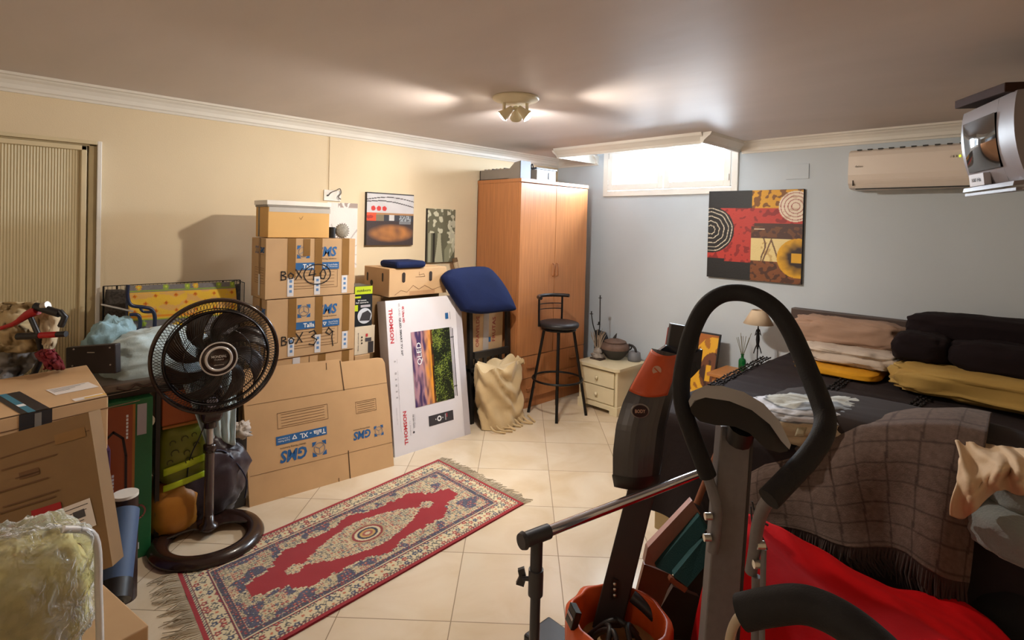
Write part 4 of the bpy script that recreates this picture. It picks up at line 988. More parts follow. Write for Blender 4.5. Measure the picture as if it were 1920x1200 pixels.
lin_ = M('pale_blue_linen', '#bcd0d6', rough=.9, var=.05, bump=.3, bs=120, sheen=.2)
def linen(cx, cy, z0, rx, ry, h_, k, nu=56, nv=30, fr=2.5, am=.25):
    def f(u, v):
        a = 2*PI*u; b = v*PI/2; q = V((math.cos(a)*math.cos(b), math.sin(a)*math.cos(b), math.sin(b)))
        q = V((math.copysign(abs(q.x)**.7, q.x), math.copysign(abs(q.y)**.7, q.y), q.z**.8 if q.z > 0 else 0))
        n = 1+am*(noise.fractal(q*fr+V((k, 0, 0)), .6, 2.2, 4)-.8*abs(noise.noise(q*fr*1.3+V((0, k, 0)))))
        return V((cx+q.x*rx*n, cy+q.y*ry*n, z0+max(0, q.z*h_*(n*.6+.4))))
    return f
mb = MB().grid(linen(.56, -3.63, .80, .20, .25, .19, 4, fr=1.5, am=.13), 64, 34, lin_, True, True); tag(mb.build('folded_sheets'), 'pale blue bed sheets heaped on the grey table beneath the sun lounger', 'bed sheet')
mb = MB().grid(linen(.40, -3.80, .80, .12, .12, .24, 9, fr=1.6, am=.22), 48, 26, M('sky_blue_linen', '#9cc0cf', rough=.9, bump=.3, bs=120), True, True); tag(mb.build('crumpled_towel'), 'brighter blue crumpled towel at the door end of the linen heap', 'towel')
# hanging pale cloth below the table, behind the fan pole
def hang(u, v):
    y = -3.60+.25*u; z = .80-.36*v; w_ = .012*math.sin(u*24+3*v)+.01*nz(u, v, 5)
    return V((.835+w_-.02*v, y+.10*v*(1-u)*1.2, z+.03*math.sin(u*5)*v))
tag(MB().grid(hang, 40, 24, lin_).build('hanging_sheet', solid=.004), 'pale blue sheet hanging off the table front behind the fan', 'bed sheet')
# tall orange and green game box
orm = M('orange_card', '#9e4a20', rough=.4, var=.08); grm = M('green_card', '#1f6a3c', rough=.4, var=.05)
t = thing('tall_carton', 'tall orange and green carton standing on the floor by the table leg', 'box', (.7, -3.78, 0))
MB().box((.50, -3.925, .0), (.835, -3.708, .73), grm).build('carton', t, bevel=.003); T = fx(.8362, -3.82, .365)
mb = MB(); rect(mb, T, -.103, -.36, .035, .345, orm); rect(mb, off(T, 0, 0, .0004), .035, -.36, .045, .345, M('ochre_ink', '#b0702c'))
ribbon(mb, off(T, 0, 0, .001), [(-.085, -.36), (-.085, .12), (-.07, .2), (-.035, .235), (0, .2), (.012, .12), (.015, -.36)], .010, M('brown_black_ink', '#2b1710'))
rect(mb, off(T, 0, 0, .001), .052, .20, .088, .34, lg); [rect(mb, off(T, x, y+k*.016, .0012), -.004, -.006, .004, .006, wht) for x, y, n_ in ((.015, .20, 7), (-.035, -.04, 6), (-.05, -.20, 6)) for k in range(n_)]
ribbon(mb, off(T, .055, -.15, .0014), [(math.cos(a*PI/10)*.032, math.sin(a*PI/10)*.032) for a in range(20)], .007, M('pink_ink', '#c9786a'), True)
rect(mb, off(T, .06, -.32, .0012), -.004, 0, .006, .03, wht); mb.build('printing', t)
t = thing('purple_box', 'purple carton partly hidden behind the near cardboard boxes', 'box', (1.0, -3.98, 0))
MB().box((.86, -4.10, 0), (1.10, -3.90, .62), M('purple_card', '#4a2f58', rough=.45)).build('carton', t, bevel=.003)
mb = MB(); T = fx(1.1012, -3.96, .55); mb.T = off(T, .02, .03); mb.lathe([(0, 0), (.02, 0)], M('pink_ink'), seg=16); mb.build('printing', t)
# bags under the table
MB_ = MB().box((.52, -3.66, .56), (.78, -3.46, .725), M('orange_carton_card', '#a85420', rough=.5, var=.15)).box((.775, -3.66, .548), (.79, -3.46, .56), M('ochre_ink'))
tag(MB_.build('orange_carton', bevel=.004), 'orange carton just under the grey table top', 'box')
t = thing('shopping_bag', 'olive green shopping bag with bright lime stripes and white doodles under the table', 'bag', (.68, -3.55, .2))
mb = MB().blob((.66, -3.555, .41), (.14, .125, .16), M('olive_bag', '#7d8020', rough=.4, var=.12), 32, 20, .08, 2, 3, p=.6); mb.build('bag_body', t)
lime2 = M('lime_stripe', '#c3d820', rough=.4)
mb = MB(); mb.grid(lambda u, v: V((.805-.02*(u-.5)**2, -3.655+.18*u, .33+.035*v+.03*u)), 10, 4, lime2); mb.grid(lambda u, v: V((.805-.02*(u-.5)**2, -3.655+.18*u, .255+.03*v+.025*u)), 10, 4, lime2)
T = fx(.806, -3.57, .45)
for i, (x, y, r) in enumerate(((-.05, .03, .012), (0, .04, .014), (.04, .05, .01), (-.04, -.02, .016), (.01, -.03, .012), (-.06, -.06, .012), (.02, -.07, .016), (.05, .0, .012))):
    ribbon(mb, off(T, x, y), [(math.cos(a*PI/5)*r, math.sin(a*PI/5)*r) for a in range(7)], .004, M('dark_olive_ink', '#4a4a14'))
mb.build('stripe_print', t, solid=.002)
tag(MB().blob((.66, -3.60, .13), (.15, .11, .13), M('amber_bag', '#b0701c', rough=.45, var=.15), 28, 18, .1, 2, 6, p=.6).build('amber_sack'), 'amber yellow sack on the floor under the olive shopping bag', 'sack')
# dark nylon bag behind the fan
ny = M('maroon_black_nylon', '#2b1a22', rough=.4, var=.15, bump=.5, bs=25, sheen=.2)
ty = thing('nylon_duffel', 'slumped dark maroon nylon bag on the floor behind the fan pole', 'bag', (.62, -3.42, 0))
mb = MB().blob((.655, -3.455, .205), (.125, .205, .225), ny, 56, 36, .16, 1.8, 11, p=.8, ridge=.5); mb.build('bag_body', ty)
mb = MB().tube(spline([(.72, -3.52, .34), (.76, -3.46, .375), (.74, -3.38, .36), (.75, -3.31, .27), (.76, -3.27, .18), (.74, -3.27, .08)], 6), .004, M('navy_piping', '#22243c', rough=.4), 6); mb.build('piping', ty)
mb = MB().blob((.70, -3.285, .43), (.05, .05, .045), M('crumpled_paper', '#b9aca0', rough=.8), 26, 18, .5, 2.5, 4, ridge=.8)
tag(mb.build('crumpled_paper'), 'crumpled pale paper peeking out between the nylon bag and the flattened box', 'paper')
tag(MB().box((.58, -3.32, 0), (.67, -3.24, .40), M('dark_tub', '#2c2926', rough=.5)).build('dark_tub', bevel=.006), 'dark tub in the shadow between the nylon bag and the flattened box', 'container')

# ================================================================== NEAR LEFT: CARTONS, BAGS
def panel_box(name, label, tl, tr, br, bl, depth, mat, bevel=.004):
    """carton whose front face has the four given corners; depth goes away from the viewer"""
    t = thing(name, label, 'box', bl)
    MB().hexa([bl, br, br+depth, bl+depth, tl, tr, tr+depth, tl+depth], mat).build('carton', t, bevel=bevel); return t
# carton A, lying flat on the pile
A = [at(-60, 790, d=1.93), at(204, 742, d=2.02)]
bk2 = at(160, 684, d=2.27); up_ = Z_
a1 = at(203, 743, z=.905); rgt = a1-at(0, 786, z=.905); rgt.z = 0; rgt.normalize(); back = Z_.cross(rgt); back = back if back.dot(cF) > 0 else -back
bkA = at(163, 684, z=.905)-a1
a0 = a1-rgt*.62
t = panel_box('cardboard_box', 'large closed cardboard box with dark tape and white labels, top of the near left pile', a0, a1, a1-Z_*.19, a0-Z_*.19, bkA, card)
T = frame((a0+a1)/2+back*.15+rgt*.10+Z_*.0012, rgt, back)
bt = M('black_tape', '#2a2a2e', rough=.35)
mb = MB(); rect(mb, T, -.03, -.15, .045, .15, bt); rect(mb, off(T, 0, 0, .0006), -.012, -.15, .008, .15, M('teal_tape_print', '#3a7a92', rough=.4)); rect(mb, off(T, 0, 0, .0009), -.012, -.06, .008, -.03, wht)
rect(mb, T, .105, .0, .235, .10, M('paper_label', '#e3dad4', rough=.5))
for k in range(4): ribbon(mb, off(T, 0, 0, .0005), [(.112, .085-.014*k), (.22-.02*k, .087-.014*k)], .003, ink)
rect(mb, T, .12, -.13, .21, -.095, M('paper_label')); rect(mb, off(T, 0, 0, .0005), .15, -.125, .215, -.11, M('yellow_ink', '#e0b040')); ribbon(mb, T, [(-.31, -.148), (.31, -.148)], .006, slit)
T3 = frame((a0+a1)/2+rgt*.10-Z_*.095-back*.0012, rgt, Z_); rect(mb, T3, -.035, .0, .05, .095, bt); rect(mb, off(T3, 0, 0, .0006), .004, .03, .022, .09, M('grey_tape')); ribbon(mb, T3, [(-.31, .05), (.31, .055)], .003, inkb)
mb.build('printing', t)
mb = MB(); mb.slab([a0-back*.002+Z_*.002, a1-back*.002+Z_*.002+rgt*.004, a1+back*.14+Z_*.006+rgt*.004, a0+back*.14+Z_*.006], Z_*.004, card); mb.build('flap', t) if 0 else None
# support carton under A
s0 = V((a0.x, a0.y, 0))+back*.02; s1 = V((a1.x, a1.y, 0))-rgt*.04+back*.02
t = thing('cardboard_box', 'deep brown cardboard box carrying the taped box at the left edge', 'box', s0)
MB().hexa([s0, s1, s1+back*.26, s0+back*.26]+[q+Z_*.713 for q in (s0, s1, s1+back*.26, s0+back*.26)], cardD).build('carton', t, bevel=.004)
# carton B, tilted in front
t4 = [at(-60, 835, d=1.62), at(166, 773, d=1.72), at(211, 1062, d=1.66), at(-30, 1150, d=1.56)]
bb = (t4[1]-t4[0]).cross(t4[2]-t4[1]).normalized(); bb = bb if bb.dot(cF) > 0 else -bb
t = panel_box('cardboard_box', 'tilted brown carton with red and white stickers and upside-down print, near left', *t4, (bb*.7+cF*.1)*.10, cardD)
uxB = (t4[1]-t4[0]).normalized(); T = frame(t4[2]-bb*.0015, uxB, (t4[1]-t4[2])); Rz = Matrix.Rotation(PI, 4, 'Z')
mb = MB(); rect(mb, T, -.175, .190, -.100, .232, M('red_sticker', '#a81820', rough=.35)); 
Tw = T @ Matrix.Translation((-.062, .172, .0008)) @ Matrix.Rotation(.06, 4, 'Z'); rect(mb, Tw, -.038, -.042, .038, .042, M('paper_label'))
for k in range(5): rect(mb, off(Tw, 0, 0, .0005), -.032, .028-.014*k, .03-.006*k, .030-.014*k, ink)
rect(mb, off(Tw, 0, 0, .0006), -.012, -.005, .018, .018, gry)
mb.text('Ste', T @ Matrix.Translation((-.065, .070, .0006)) @ Rz, .018, ink, .03); rect(mb, T, -.088, .032, -.03, .058, M('charcoal_ink')); mb.text('A', T @ Matrix.Translation((-.075, .044, .0008)) @ Rz, .012, wht, .02)
for x0, x1, y in ((-.23, -.09, .37), (-.20, -.14, .335), (-.26, -.12, .31), (-.24, -.10, .265), (-.25, -.11, .25)): rect(mb, T, x0, y, x1, y+.004, inkb)
rect(mb, T, -.19, .33, -.14, .35, inkb)
ribbon(mb, T, [(-.30, .405), (0, .415)], .003, inkb); rect(mb, off(T, 0, 0, .0004), -.09, .40, -.01, .43, tape); mb.build('printing', t)
# carton C on the floor, under the plastic bag
c1 = at(190, 1130, d=1.62); c1.z = 0; cA = c1-rgt*.42-back*.30
t = thing('cardboard_box', 'low open cardboard box on the floor beneath the plastic-wrapped pillow', 'box', c1)
q = [cA, cA+rgt*.42, c1, c1-rgt*.42]; MB().hexa(q+[p+Z_*.46 for p in q], card).build('carton', t, bevel=.004)
# plastic bag with pillow
yel = M('yellow_pillow_cotton', '#e2d793', rough=.85, var=.12, vs=4, bump=.3, bs=90)
pbc = at(-4, 1160, d=1.28)
t = thing('wrapped_pillow', 'pale yellow pillow in crinkled clear plastic at the bottom left corner', 'pillow', (pbc.x, pbc.y, .46))
Rm = Matrix((rgt, back, Z_)).transposed()
mb = MB().blob(pbc, (.175, .11, .182), yel, 44, 30, .10, 1.6, 3, p=.8, rot=Rm); mb.build('pillow', t)
cp = bpy.data.materials.new('clear_plastic'); cp.use_nodes = True; nn = cp.node_tree.nodes; ll = cp.node_tree.links
bs = nn['Principled BSDF']; bs.inputs['Base Color'].default_value = (.95, .95, .95, 1); bs.inputs['Roughness'].default_value = .12
fr_ = nn.new('ShaderNodeFresnel'); fr_.inputs[0].default_value = 1.55; tr = nn.new('ShaderNodeBsdfTransparent'); ms2 = nn.new('ShaderNodeMixShader')
nzt = nn.new('ShaderNodeTexNoise'); nzt.inputs['Scale'].default_value = 9; nzt.inputs['Detail'].default_value = 4; nzt.inputs['Distortion'].default_value = 1.2
bpn = nn.new('ShaderNodeBump'); bpn.inputs['Strength'].default_value = .9; bpn.inputs['Distance'].default_value = .02; ll.new(nzt.outputs[0], bpn.inputs['Height']); ll.new(bpn.outputs[0], bs.inputs['Normal']); ll.new(bpn.outputs[0], fr_.inputs['Normal'])
ad = nn.new('ShaderNodeMath'); ad.operation = 'MULTIPLY_ADD'; ad.inputs[1].default_value = 1.3; ad.inputs[2].default_value = .07; ad.use_clamp = True
ll.new(fr_.outputs[0], ad.inputs[0]); ll.new(ad.outputs[0], ms2.inputs[0]); ll.new(tr.outputs[0], ms2.inputs[1]); ll.new(bs.outputs[0], ms2.inputs[2]); ll.new(ms2.outputs[0], nn['Material Output'].inputs[0])
MATS['clear_plastic'] = cp
mb = MB().blob(pbc+Z_*.005, (.192, .125, .205), cp, 70, 50, .12, 2.2, 8, p=.75, rot=Rm, ridge=.9); mb.build('plastic_wrap', t)
mb = MB().tube(spline([pbc+rgt*.10-back*.07+Z_*.19, pbc+rgt*.165-back*.07+Z_*.14, pbc+rgt*.165-back*.1-Z_*.0, pbc+rgt*.17-back*.1-Z_*.15], 6), [.009]*18+[.006], M('wrap_seam', '#d8d6d4', rough=.25), 8); mb.build('wrap_seam', t)
# blue rolled mat
r0, r1 = at(212, 1128, d=1.90), at(232, 960, d=2.10)
t = thing('rolled_mat', 'blue rolled mat with black end on the floor behind the tilted carton', 'rolled mat', (r0.x, r0.y, 0))
mb = MB().tube([r0, r1], [.052, .052], M('slate_blue_foam', '#3d5478', rough=.6, var=.04), 28); mb.build('roll', t)
ax = (r1-r0).normalized(); mb = MB().tube([r0-ax*.003, r0+ax*.06], [.054, .054], M('black_plastic'), 28).tube([r0-ax*.003, r0-ax*.008], [.04, .015], M('black_plastic'), 28); mb.build('end_cap', t)
p = V((r0.x, r0.y, 0)); MB().tube([p+Z_*0, r0-Z_*.01], [.03, .03], M('chrome', '#c8c8cc', rough=.12, metal=1), 14).build('foot', t)
q = at(235, 930, d=2.2); tag(MB().tube([V((q.x, q.y, 0)), q], .045, M('maroon_vinyl', '#2a1512', rough=.4), 20).tube([q, q+Z_*.012], .046, M('white_band'), 20).build('tall_canister'), 'dark maroon cylinder with a white rim behind the blue rolled mat', 'container')
# case standing on carton A's back
q = [at(123, 692, d=2.42), at(217, 692, d=2.42), at(216, 645, d=2.42), at(123, 652, d=2.42)]
t = thing('document_case', 'flat dark brown case standing upright behind the taped box', 'case', q[0])
mb = MB().slab([q[0]-Z_*.02, q[1]-Z_*.02, q[2], q[3]], cF*.035, M('dark_brown_leather', '#241615', rough=.5, bump=.2)); mb.build('case_body', t, bevel=.004)
mb = MB(); stl = M('small_steel', '#b8aea4', rough=.3, metal=.6)
for u_, v_ in ((138, 655), (206, 652), (136, 686), (207, 684)): MB().blob(at(u_, v_, d=2.418), (.004, .004, .004), stl, 8, 6, 0).build('rivet', t)
mb = MB(); c_ = at(170, 661, d=2.417); mb.slab([c_-cR*.016-cU*.002, c_+cR*.016-cU*.002, c_+cR*.016+cU*.002, c_-cR*.016+cU*.002], cF*.002, stl); mb.build('clasp', t)
# folded scooter / stroller handle with bags hanging on the door
t = thing('folding_pushchair', 'folded pushchair handle with red and black grips in front of the ribbed door', 'pushchair', at(80, 700, d=2.2))
def hp(u, v, d=2.2): return at(u, v, d=d)
redm = M('red_plastic', '#a3141c', rough=.35); bkp = M('black_plastic')
MB().tube([hp(66, 574), hp(112, 588)], .016, bkp, 12).tube([hp(112, 584), hp(122, 594), hp(114, 612)], .012, bkp, 8).build('hinge_block', t)
MB().tube(spline([hp(70, 582), hp(52, 590), hp(28, 606), hp(0, 616)], 4), [.019, .019, .019, .018, .017, .015, .013, .011, .010, .009, .008, .008, .008], redm, 10).build('red_arm', t)
MB().tube([hp(33, 631), hp(75, 629)], .014, bkp, 12).tube([hp(107, 627), hp(124, 626)], .012, bkp, 12).build('grip', t)
MB().tube([hp(75, 629), hp(107, 627)], .0125, redm, 12).build('red_sleeve', t)
MB().tube([hp(58, 596), hp(72, 628)], .010, bkp, 8).tube([hp(80, 575), hp(90, 572)], .016, M('small_steel'), 12).build('joint', t)
MB().tube([hp(72, 632, 2.25), hp(80, 665, 2.27), hp(62, 705, 2.27)], .012, bkp, 8).tube([hp(62, 700, 2.3), hp(40, 980, 2.3)], .012, bkp, 8).build('stem', t)
bei = M('beige_shirt_cotton', '#b09a74', rough=.9, var=.25, vs=5, bump=.3, bs=60); grc = M('grey_shirt_cotton', '#85807e', rough=.9, var=.2, vs=4, bump=.3, bs=60)
def drape(px, d0, mat, name, label, cat, k, amp=.03, nu=30, nv=26):
    """cloth hanging between two pixel outlines: px = [(left, right, v), ...] rows"""
    def f(u, v):
        t_ = v*(len(px)-1); i = min(int(t_), len(px)-2); s_ = t_-i; l = px[i][0]*(1-s_)+px[i+1][0]*s_; r = px[i][1]*(1-s_)+px[i+1][1]*s_; y = px[i][2]*(1-s_)+px[i+1][2]*s_
        n = noise.fractal(V((u*2.2+k, v*2.2, k)), .6, 2.1, 4)-.6*abs(noise.noise(V((u*5+k, v*1.5, 2))))
        return at(l+(r-l)*u, y, d=d0+amp*n-amp*.9*math.sin(PI*u))
    return tag(MB().grid(f, nu, nv, mat).build(name, solid=.006), label, cat)
drape([(-60, 70, 566), (-60, 78, 584), (-60, 60, 610), (-60, 95, 640), (-60, 88, 660)], 2.36, bei, 'hanging_shirt', 'crumpled beige cloth hung over the pushchair handle at the left edge', 'clothing', 2, .08)
drape([(-60, 60, 640), (-60, 80, 660), (-60, 60, 690), (-60, 30, 715)], 2.42, grc, 'hanging_trousers', 'grey blue cloth hanging below the beige cloth at the left edge', 'clothing', 5, .06)
drape([(66, 104, 582), (64, 112, 600), (72, 104, 640), (78, 98, 660)], 2.30, M('pale_beige_cotton', '#cbb898', rough=.9, var=.1), 'hanging_cloth', 'pale beige cloth dangling between the black and red pushchair grips', 'cloth', 7, .04, 16, 16)
drape([(82, 100, 655), (66, 108, 664), (80, 116, 680), (84, 120, 692)], 2.25, M('wine_red_fabric', '#7a1626', rough=.7, var=.2), 'wine_red_pouch', 'small wine red cloth pouch hanging above the taped box', 'pouch', 9, .06, 18, 16)
# ================================================================== BED
BX0, BX1, BY0, BY1, BZ = 2.335, 3.95, -1.95, -.08, .70
spm = M('dark_bedspread', '#2a2224', rough=.85, spec=.25, var=.08, vs=5, bump=.45, bs=30, stretch=(1, 7, 1))
bed = thing('bed', 'wide bed with dark ruffled bedspread and brown headboard against the blue wall', 'bed', (3.1, -1.0, 0))
hb = M('dark_brown_headboard', '#4a3a34', rough=.5, bump=.2)
MB().box((BX0, -.075, .10), (BX1+.02, -.004, 1.012), hb).build('headboard', bed, bevel=.006)
bcw = M('cream_bed_base', '#cdb88a', rough=.45)
MB().box((BX0+.03, BY0+.03, .10), (BX1, BY1, .42), bcw).build('bed_base', bed, bevel=.008)
for x in (BX0+.05, BX1-.12):
    for y in (BY0+.04, BY1-.1): MB().box((x, y, 0), (x+.07, y+.07, .10), bcw).build('leg', bed)
MB().box((BX0+.02, BY0+.02, .42), (BX1, BY1, .68), M('mattress_ticking', '#d8d2c8', rough=.8)).build('mattress', bed, bevel=.03)
def spread(u, v):
    # u: across, with the left drape; v: along, with the foot drape
    s_ = u*2.0-.33; t_ = v*2.34-.47       # metres from the left and foot edges
    x = BX0+max(0, s_); z = BZ; y = BY0+max(0, t_)
    wr = .0035*math.sin(y*34+3*nz(x, y, 2.0))+.006*nz(x*2, y*6, 2.2, 3)
    dz = 0
    if s_ < 0: dz = min(dz, s_); x -= .02*(-s_/.33)+.010*math.sin(y*22)*(-s_/.33)+.012*min(1, -s_/.03)
    if t_ < 0: dz = min(dz, t_); y -= .02*(-t_/.33)+.012*math.sin(x*20)*(-t_/.33)+.012*min(1, -t_/.03)
    e = min(max(0, s_), max(0, t_)); z += wr-.015*math.exp(-e*40) if dz == 0 else dz-.012
    return V((x, y, z))
MB().grid(spread, 130, 140, spm).build('bedspread', bed)
rfm = M('bedspread_ruffle', '#181314', rough=.9)
for (p, q) in (((1462, 661), (1335, 724)), ((1628, 684), (1492, 782)), ((1772, 716), (1660, 800))):
    a, b = at(*p, z=BZ+.003), at(*q, z=BZ+.003); a.y = min(a.y, -.45); L_ = (b-a).length; d_ = (b-a)/L_; sd_ = Z_.cross(d_)
    mb = MB()
    for k in (-1, 0, 1):
        o = sd_*k*.022; n = int(L_/.012)
        mb.tube([a+d_*L_*i/n+o+sd_*.005*math.sin(i*1.5+k)+Z_*(.003+.003*math.sin(i*2.1+k)) for i in range(n+1)], [.004+.002*math.sin(i*2.3) for i in range(n+1)], rfm, 6)
    mb.build('ruffle', bed)
# bedding at the head of the bed
def cushion(c, r, mat, name, label, cat, k, p=.55, amp=.15, fr=1.9, rot=0, ridge=.6, group=None, nu=56, nv=34):
    R = Matrix.Rotation(rot, 3, 'Z')
    mb = MB().blob(c, r, mat, nu, nv, amp, fr, k, p=p, rot=R, ridge=ridge); return tag(mb.build(name), label, cat, group)
bp_ = M('dusty_beige_cotton', '#a98a76', rough=.85, bump=.6, bs=18, var=.04)
cushion((2.745, -.26, .925), (.335, .15, .085), bp_, 'pillow', 'dusty beige pillow lying on the white quilt against the headboard', 'pillow', 3)
cushion((2.80, -.34, .805), (.285, .22, .055), M('white_quilt', '#cfc0b2', rough=.9, bump=.9, bs=32, var=.05), 'quilt', 'folded crinkled white quilt under the beige pillow', 'quilt', 5, .5, .14, 3.0)
cushion((2.76, -.42, .728), (.235, .24, .028), M('golden_yellow_cotton', '#dd9c14', rough=.85, bump=.4, bs=30), 'blanket', 'golden yellow folded cloth peeking out beneath the white quilt', 'blanket', 7, .45, .05)
dp = M('dark_plum_cotton', '#1c1316', rough=.9, spec=.2, bump=.4, bs=40)
cushion((3.50, -.24, 1.02), (.45, .15, .095), dp, 'pillow', 'upper dark plum pillow roll at the right of the headboard', 'pillow', 11, .6, .08, 1.5)
t = thing('pillow', 'lower dark plum pillow with a pinched seam on the mustard sheet', 'pillow', (3.4, -.45, .86))
for cx, rx in ((3.165, .135), (3.58, .30)): MB().blob((cx, -.46-.05*(cx-3.1), .925), (rx, .15, .085), dp, 50, 30, .08, 1.8, int(cx*7), p=.62, ridge=.3).build('pillow_section', t)
cushion((3.50, -.50, .785), (.46, .26, .08), M('mustard_cotton', '#b3924e', rough=.85, bump=.5, bs=18, var=.06), 'folded_sheet', 'mustard beige folded sheet under the dark pillows', 'bed sheet', 13, .5, .14, 2.2)

# ================================================================== BETWEEN NIGHTSTAND AND BED
sw = M('pine_wood', '#b97b42', rough=.45, var=.1, stretch=(1, 8, 1))
t = thing('side_stool', 'small pine wood stool beside the head of the bed', 'stool', (2.08, -.24, 0))
MB().box((1.87, -.40, .475), (2.29, -.07, .50), sw).build('seat', t, bevel=.004)
for x in (1.90, 2.23):
    for y in (-.37, -.13): MB().box((x, y, 0), (x+.03, y+.03, .475), sw).build('leg', t)
MB().box((1.90, -.36, .40), (2.26, -.345, .475), sw).build('apron', t)
p = V((2.022, -.135, .50)); gg = M('green_glass', '#0e7a3a', rough=.08, trans=.5, spec=.7)
t = thing('reed_diffuser', 'green glass reed diffuser bottle on the pine stool', 'diffuser', p)
MB().lathe([(0, 0), (.024, 0), (.027, .004), (.027, .075), (.022, .088), (.011, .095), (.010, .118), (.013, .120), (.013, .126), (0, .126)], gg, p, 24).build('bottle', t)
rr = random.Random(4)
for i in range(8):
    a = -.055+.11*i/7; tp_ = p+cR*a+cF*rr.uniform(-.03, .03)+Z_*rr.uniform(.25, .29)
    MB().tube([p+Z_*.11+cR*a*.08, tp_], .0018, M('reed_stick', '#6e6a48', rough=.8), 5).build('reed', t)
p = V((2.165, -.22, .50)); t = thing('table_lamp', 'table lamp with beige cone shade and black iron figure stem on the pine stool', 'lamp', p)
MB().lathe([(.048, .485), (.102, .385), (.100, .385), (.046, .485)], M('beige_lampshade', '#d6c0a4', rough=.8), p, 36).build('lamp_shade', t)
mb = MB().lathe([(0, 0), (.05, 0), (.05, .006), (.01, .012), (0, .012)], iron, p, 24).cyl(p, p+Z_*.40, .004, iron, 8); mb.build('base', t)
mb = MB().tube([p+Z_*.20, p+Z_*.27, p+Z_*.33, p+Z_*.36], [.006, .014, .010, .004], iron, 10)
for s_ in (-1, 1): mb.tube([p+Z_*.33, p+cR*s_*.022+Z_*.30, p+cR*s_*.010+Z_*.345], .0035, iron, 6).tube([p+Z_*.25, p+cR*s_*.020+Z_*.20, p+cR*s_*.028+Z_*.17], .004, iron, 6)
mb.build('iron_figure', t)
def P4(u, v):
    n = nz(u, v, 9, 4); d = math.hypot((u-.95)*.9, v-.62)
    if .84 < u < .93 and .52 < v < .68: return '#e0a818'
    if .20 < d < .36: return '#e0a81c' if n > -.2 else '#a4661a'
    if d <= .20: return '#6a3a1c' if n > -.1 else '#3a1c10'
    if v < .22: return '#7a2c14' if n > 0 else '#b3621c'
    if u < .4: return '#8a1e14'
    return '#a45c1c' if v > .8 else ('#d8b46a' if v < .4 else '#8c4a1c')
q = quad((1.40, -.33, .012), (1.845, -.33, .012), (1.845, -.155, .735), (1.40, -.155, .735))
def ex(mb): mb.slab([(1.40, -.327, .01), (1.85, -.327, .01), (1.85, -.152, .735), (1.40, -.152, .735)], (0, .03, .008), edge)
tag(painted(q, P4, 80, 110, pk, 'abstract_painting', extra=ex), 'orange and gold abstract painting standing on the floor, leaning between nightstand and pine stool', 'painting')

# ================================================================== BAG, THROW, BLANKETS ON AND BEFORE THE BED
bagc = at(1532, 788, z=.79); bm = M('canvas_bag_cloth', rough=.8, attr=True, var=.06, bump=.4, bs=80)
RB = Matrix.Rotation(.75, 3, 'Z')
def bagf(u, v):
    a = 2*PI*u; b = PI*(v-.5); sg_ = lambda x, p: math.copysign(abs(x)**p, x)
    q = V((sg_(math.cos(b), .6)*sg_(math.cos(a), .8), sg_(math.cos(b), .6)*sg_(math.sin(a), .8), sg_(math.sin(b), .8)))
    n = 1+.10*(noise.fractal(q*2.2+V((3, 0, 0)), .6, 2.1, 4)-.6*abs(noise.noise(q*4)))
    return V(bagc)+RB @ V((q.x*.27*n, q.y*.16*n, q.z*.085*n))
def bagcol(u, v):
    k = v*1.0
    for l_ in (.60, .70, .80): 
        if abs(k-l_-.012*math.sin(u*19)) < .010: return '#5f646c'
    if .60 < k < .80: return '#c9cdd8'
    if k >= .8: return '#8b939c' if abs(u-.75) < .12 or abs(u-.25) < .05 else '#b9bcb8'
    return '#c2b498'
t = thing('canvas_bag', 'beige and white canvas bag with grey piping lying on the bedspread', 'bag', bagc)
painted(bagf, bagcol, 90, 60, bm, 'bag_body', t)
mb = MB(); s0, s1 = at(1522, 770, z=.845), at(1498, 822, z=.775); 
mb.grid(lambda u, v: s0*(1-v)+s1*v+cR*(.036*(u-.5))*1.0+cU*(.006+.012*math.sin(v*PI)), 5, 14, M('beige_webbing', '#a2977e', rough=.8, bump=.4, bs=200)); mb.build('strap', t, solid=.003)
mb = MB().tube(spline([at(1556, 755, z=.84), at(1590, 762, z=.86), at(1616, 778, z=.85), at(1634, 798, z=.80)], 5), .007, M('pale_piping', '#c4bfae', rough=.7), 8).tube(spline([at(1440, 755, z=.80), at(1480, 752, z=.84), at(1515, 765, z=.85)], 5), .005, M('pale_piping'), 8); mb.build('handle', t)
# support: folded dark quilt under the throw
cushion((3.28, -1.72, .785), (.45, .21, .085), M('dark_brown_quilt', '#2c2220', rough=.9), 'folded_quilt', 'dark folded quilt on the foot of the bed, under the brown throw', 'quilt', 17, .45, .04)
thm = M('brown_wool_throw', rough=.95, attr=True, var=.12, vs=45, bump=.5, bs=220, sheen=.1, spec=.2)
def along(P, u):
    t_ = u*(len(P)-1); i = min(int(t_), len(P)-2); s_ = t_-i; return P[i]*(1-s_)+P[i+1]*s_
CR = [at(u_, v_, y=-1.93) for u_, v_ in ((1405, 880), (1440, 858), (1500, 842), (1555, 822), (1615, 801), (1700, 797), (1790, 799), (1852, 812))]
BT = [at(u_, v_, y=-2.07) for u_, v_ in ((1408, 975), (1450, 985), (1530, 998), (1600, 1010), (1650, 1020), (1700, 1034), (1760, 1058), (1816, 1088))]
BK = [p+V((-.02, .40, -.035)) for p in CR]
def throw(u, v):
    c, b_, k_ = along(CR, u), along(BT, u), along(BK, u)
    if v < .28: t_ = v/.28; p = k_*(1-t_)+c*t_; p = p+Z_*.02*math.sin(t_*PI)
    else:
        t_ = (v-.28)/.72; p = c*(1-t_)+b_*t_; fo = math.sin(t_*PI*.5)
        p = p+V((0, -.05*math.sin(min(1, t_*3)*PI/2)*(1-t_*.3)-.030*fo*math.sin(u*15+1.5*math.sin(t_*2))-.02*fo*nz(u*4, t_*1.5, 1.5, 4), 0))
    return p+V((0, 0, .006*nz(u*6, v*6, 1, 2)))
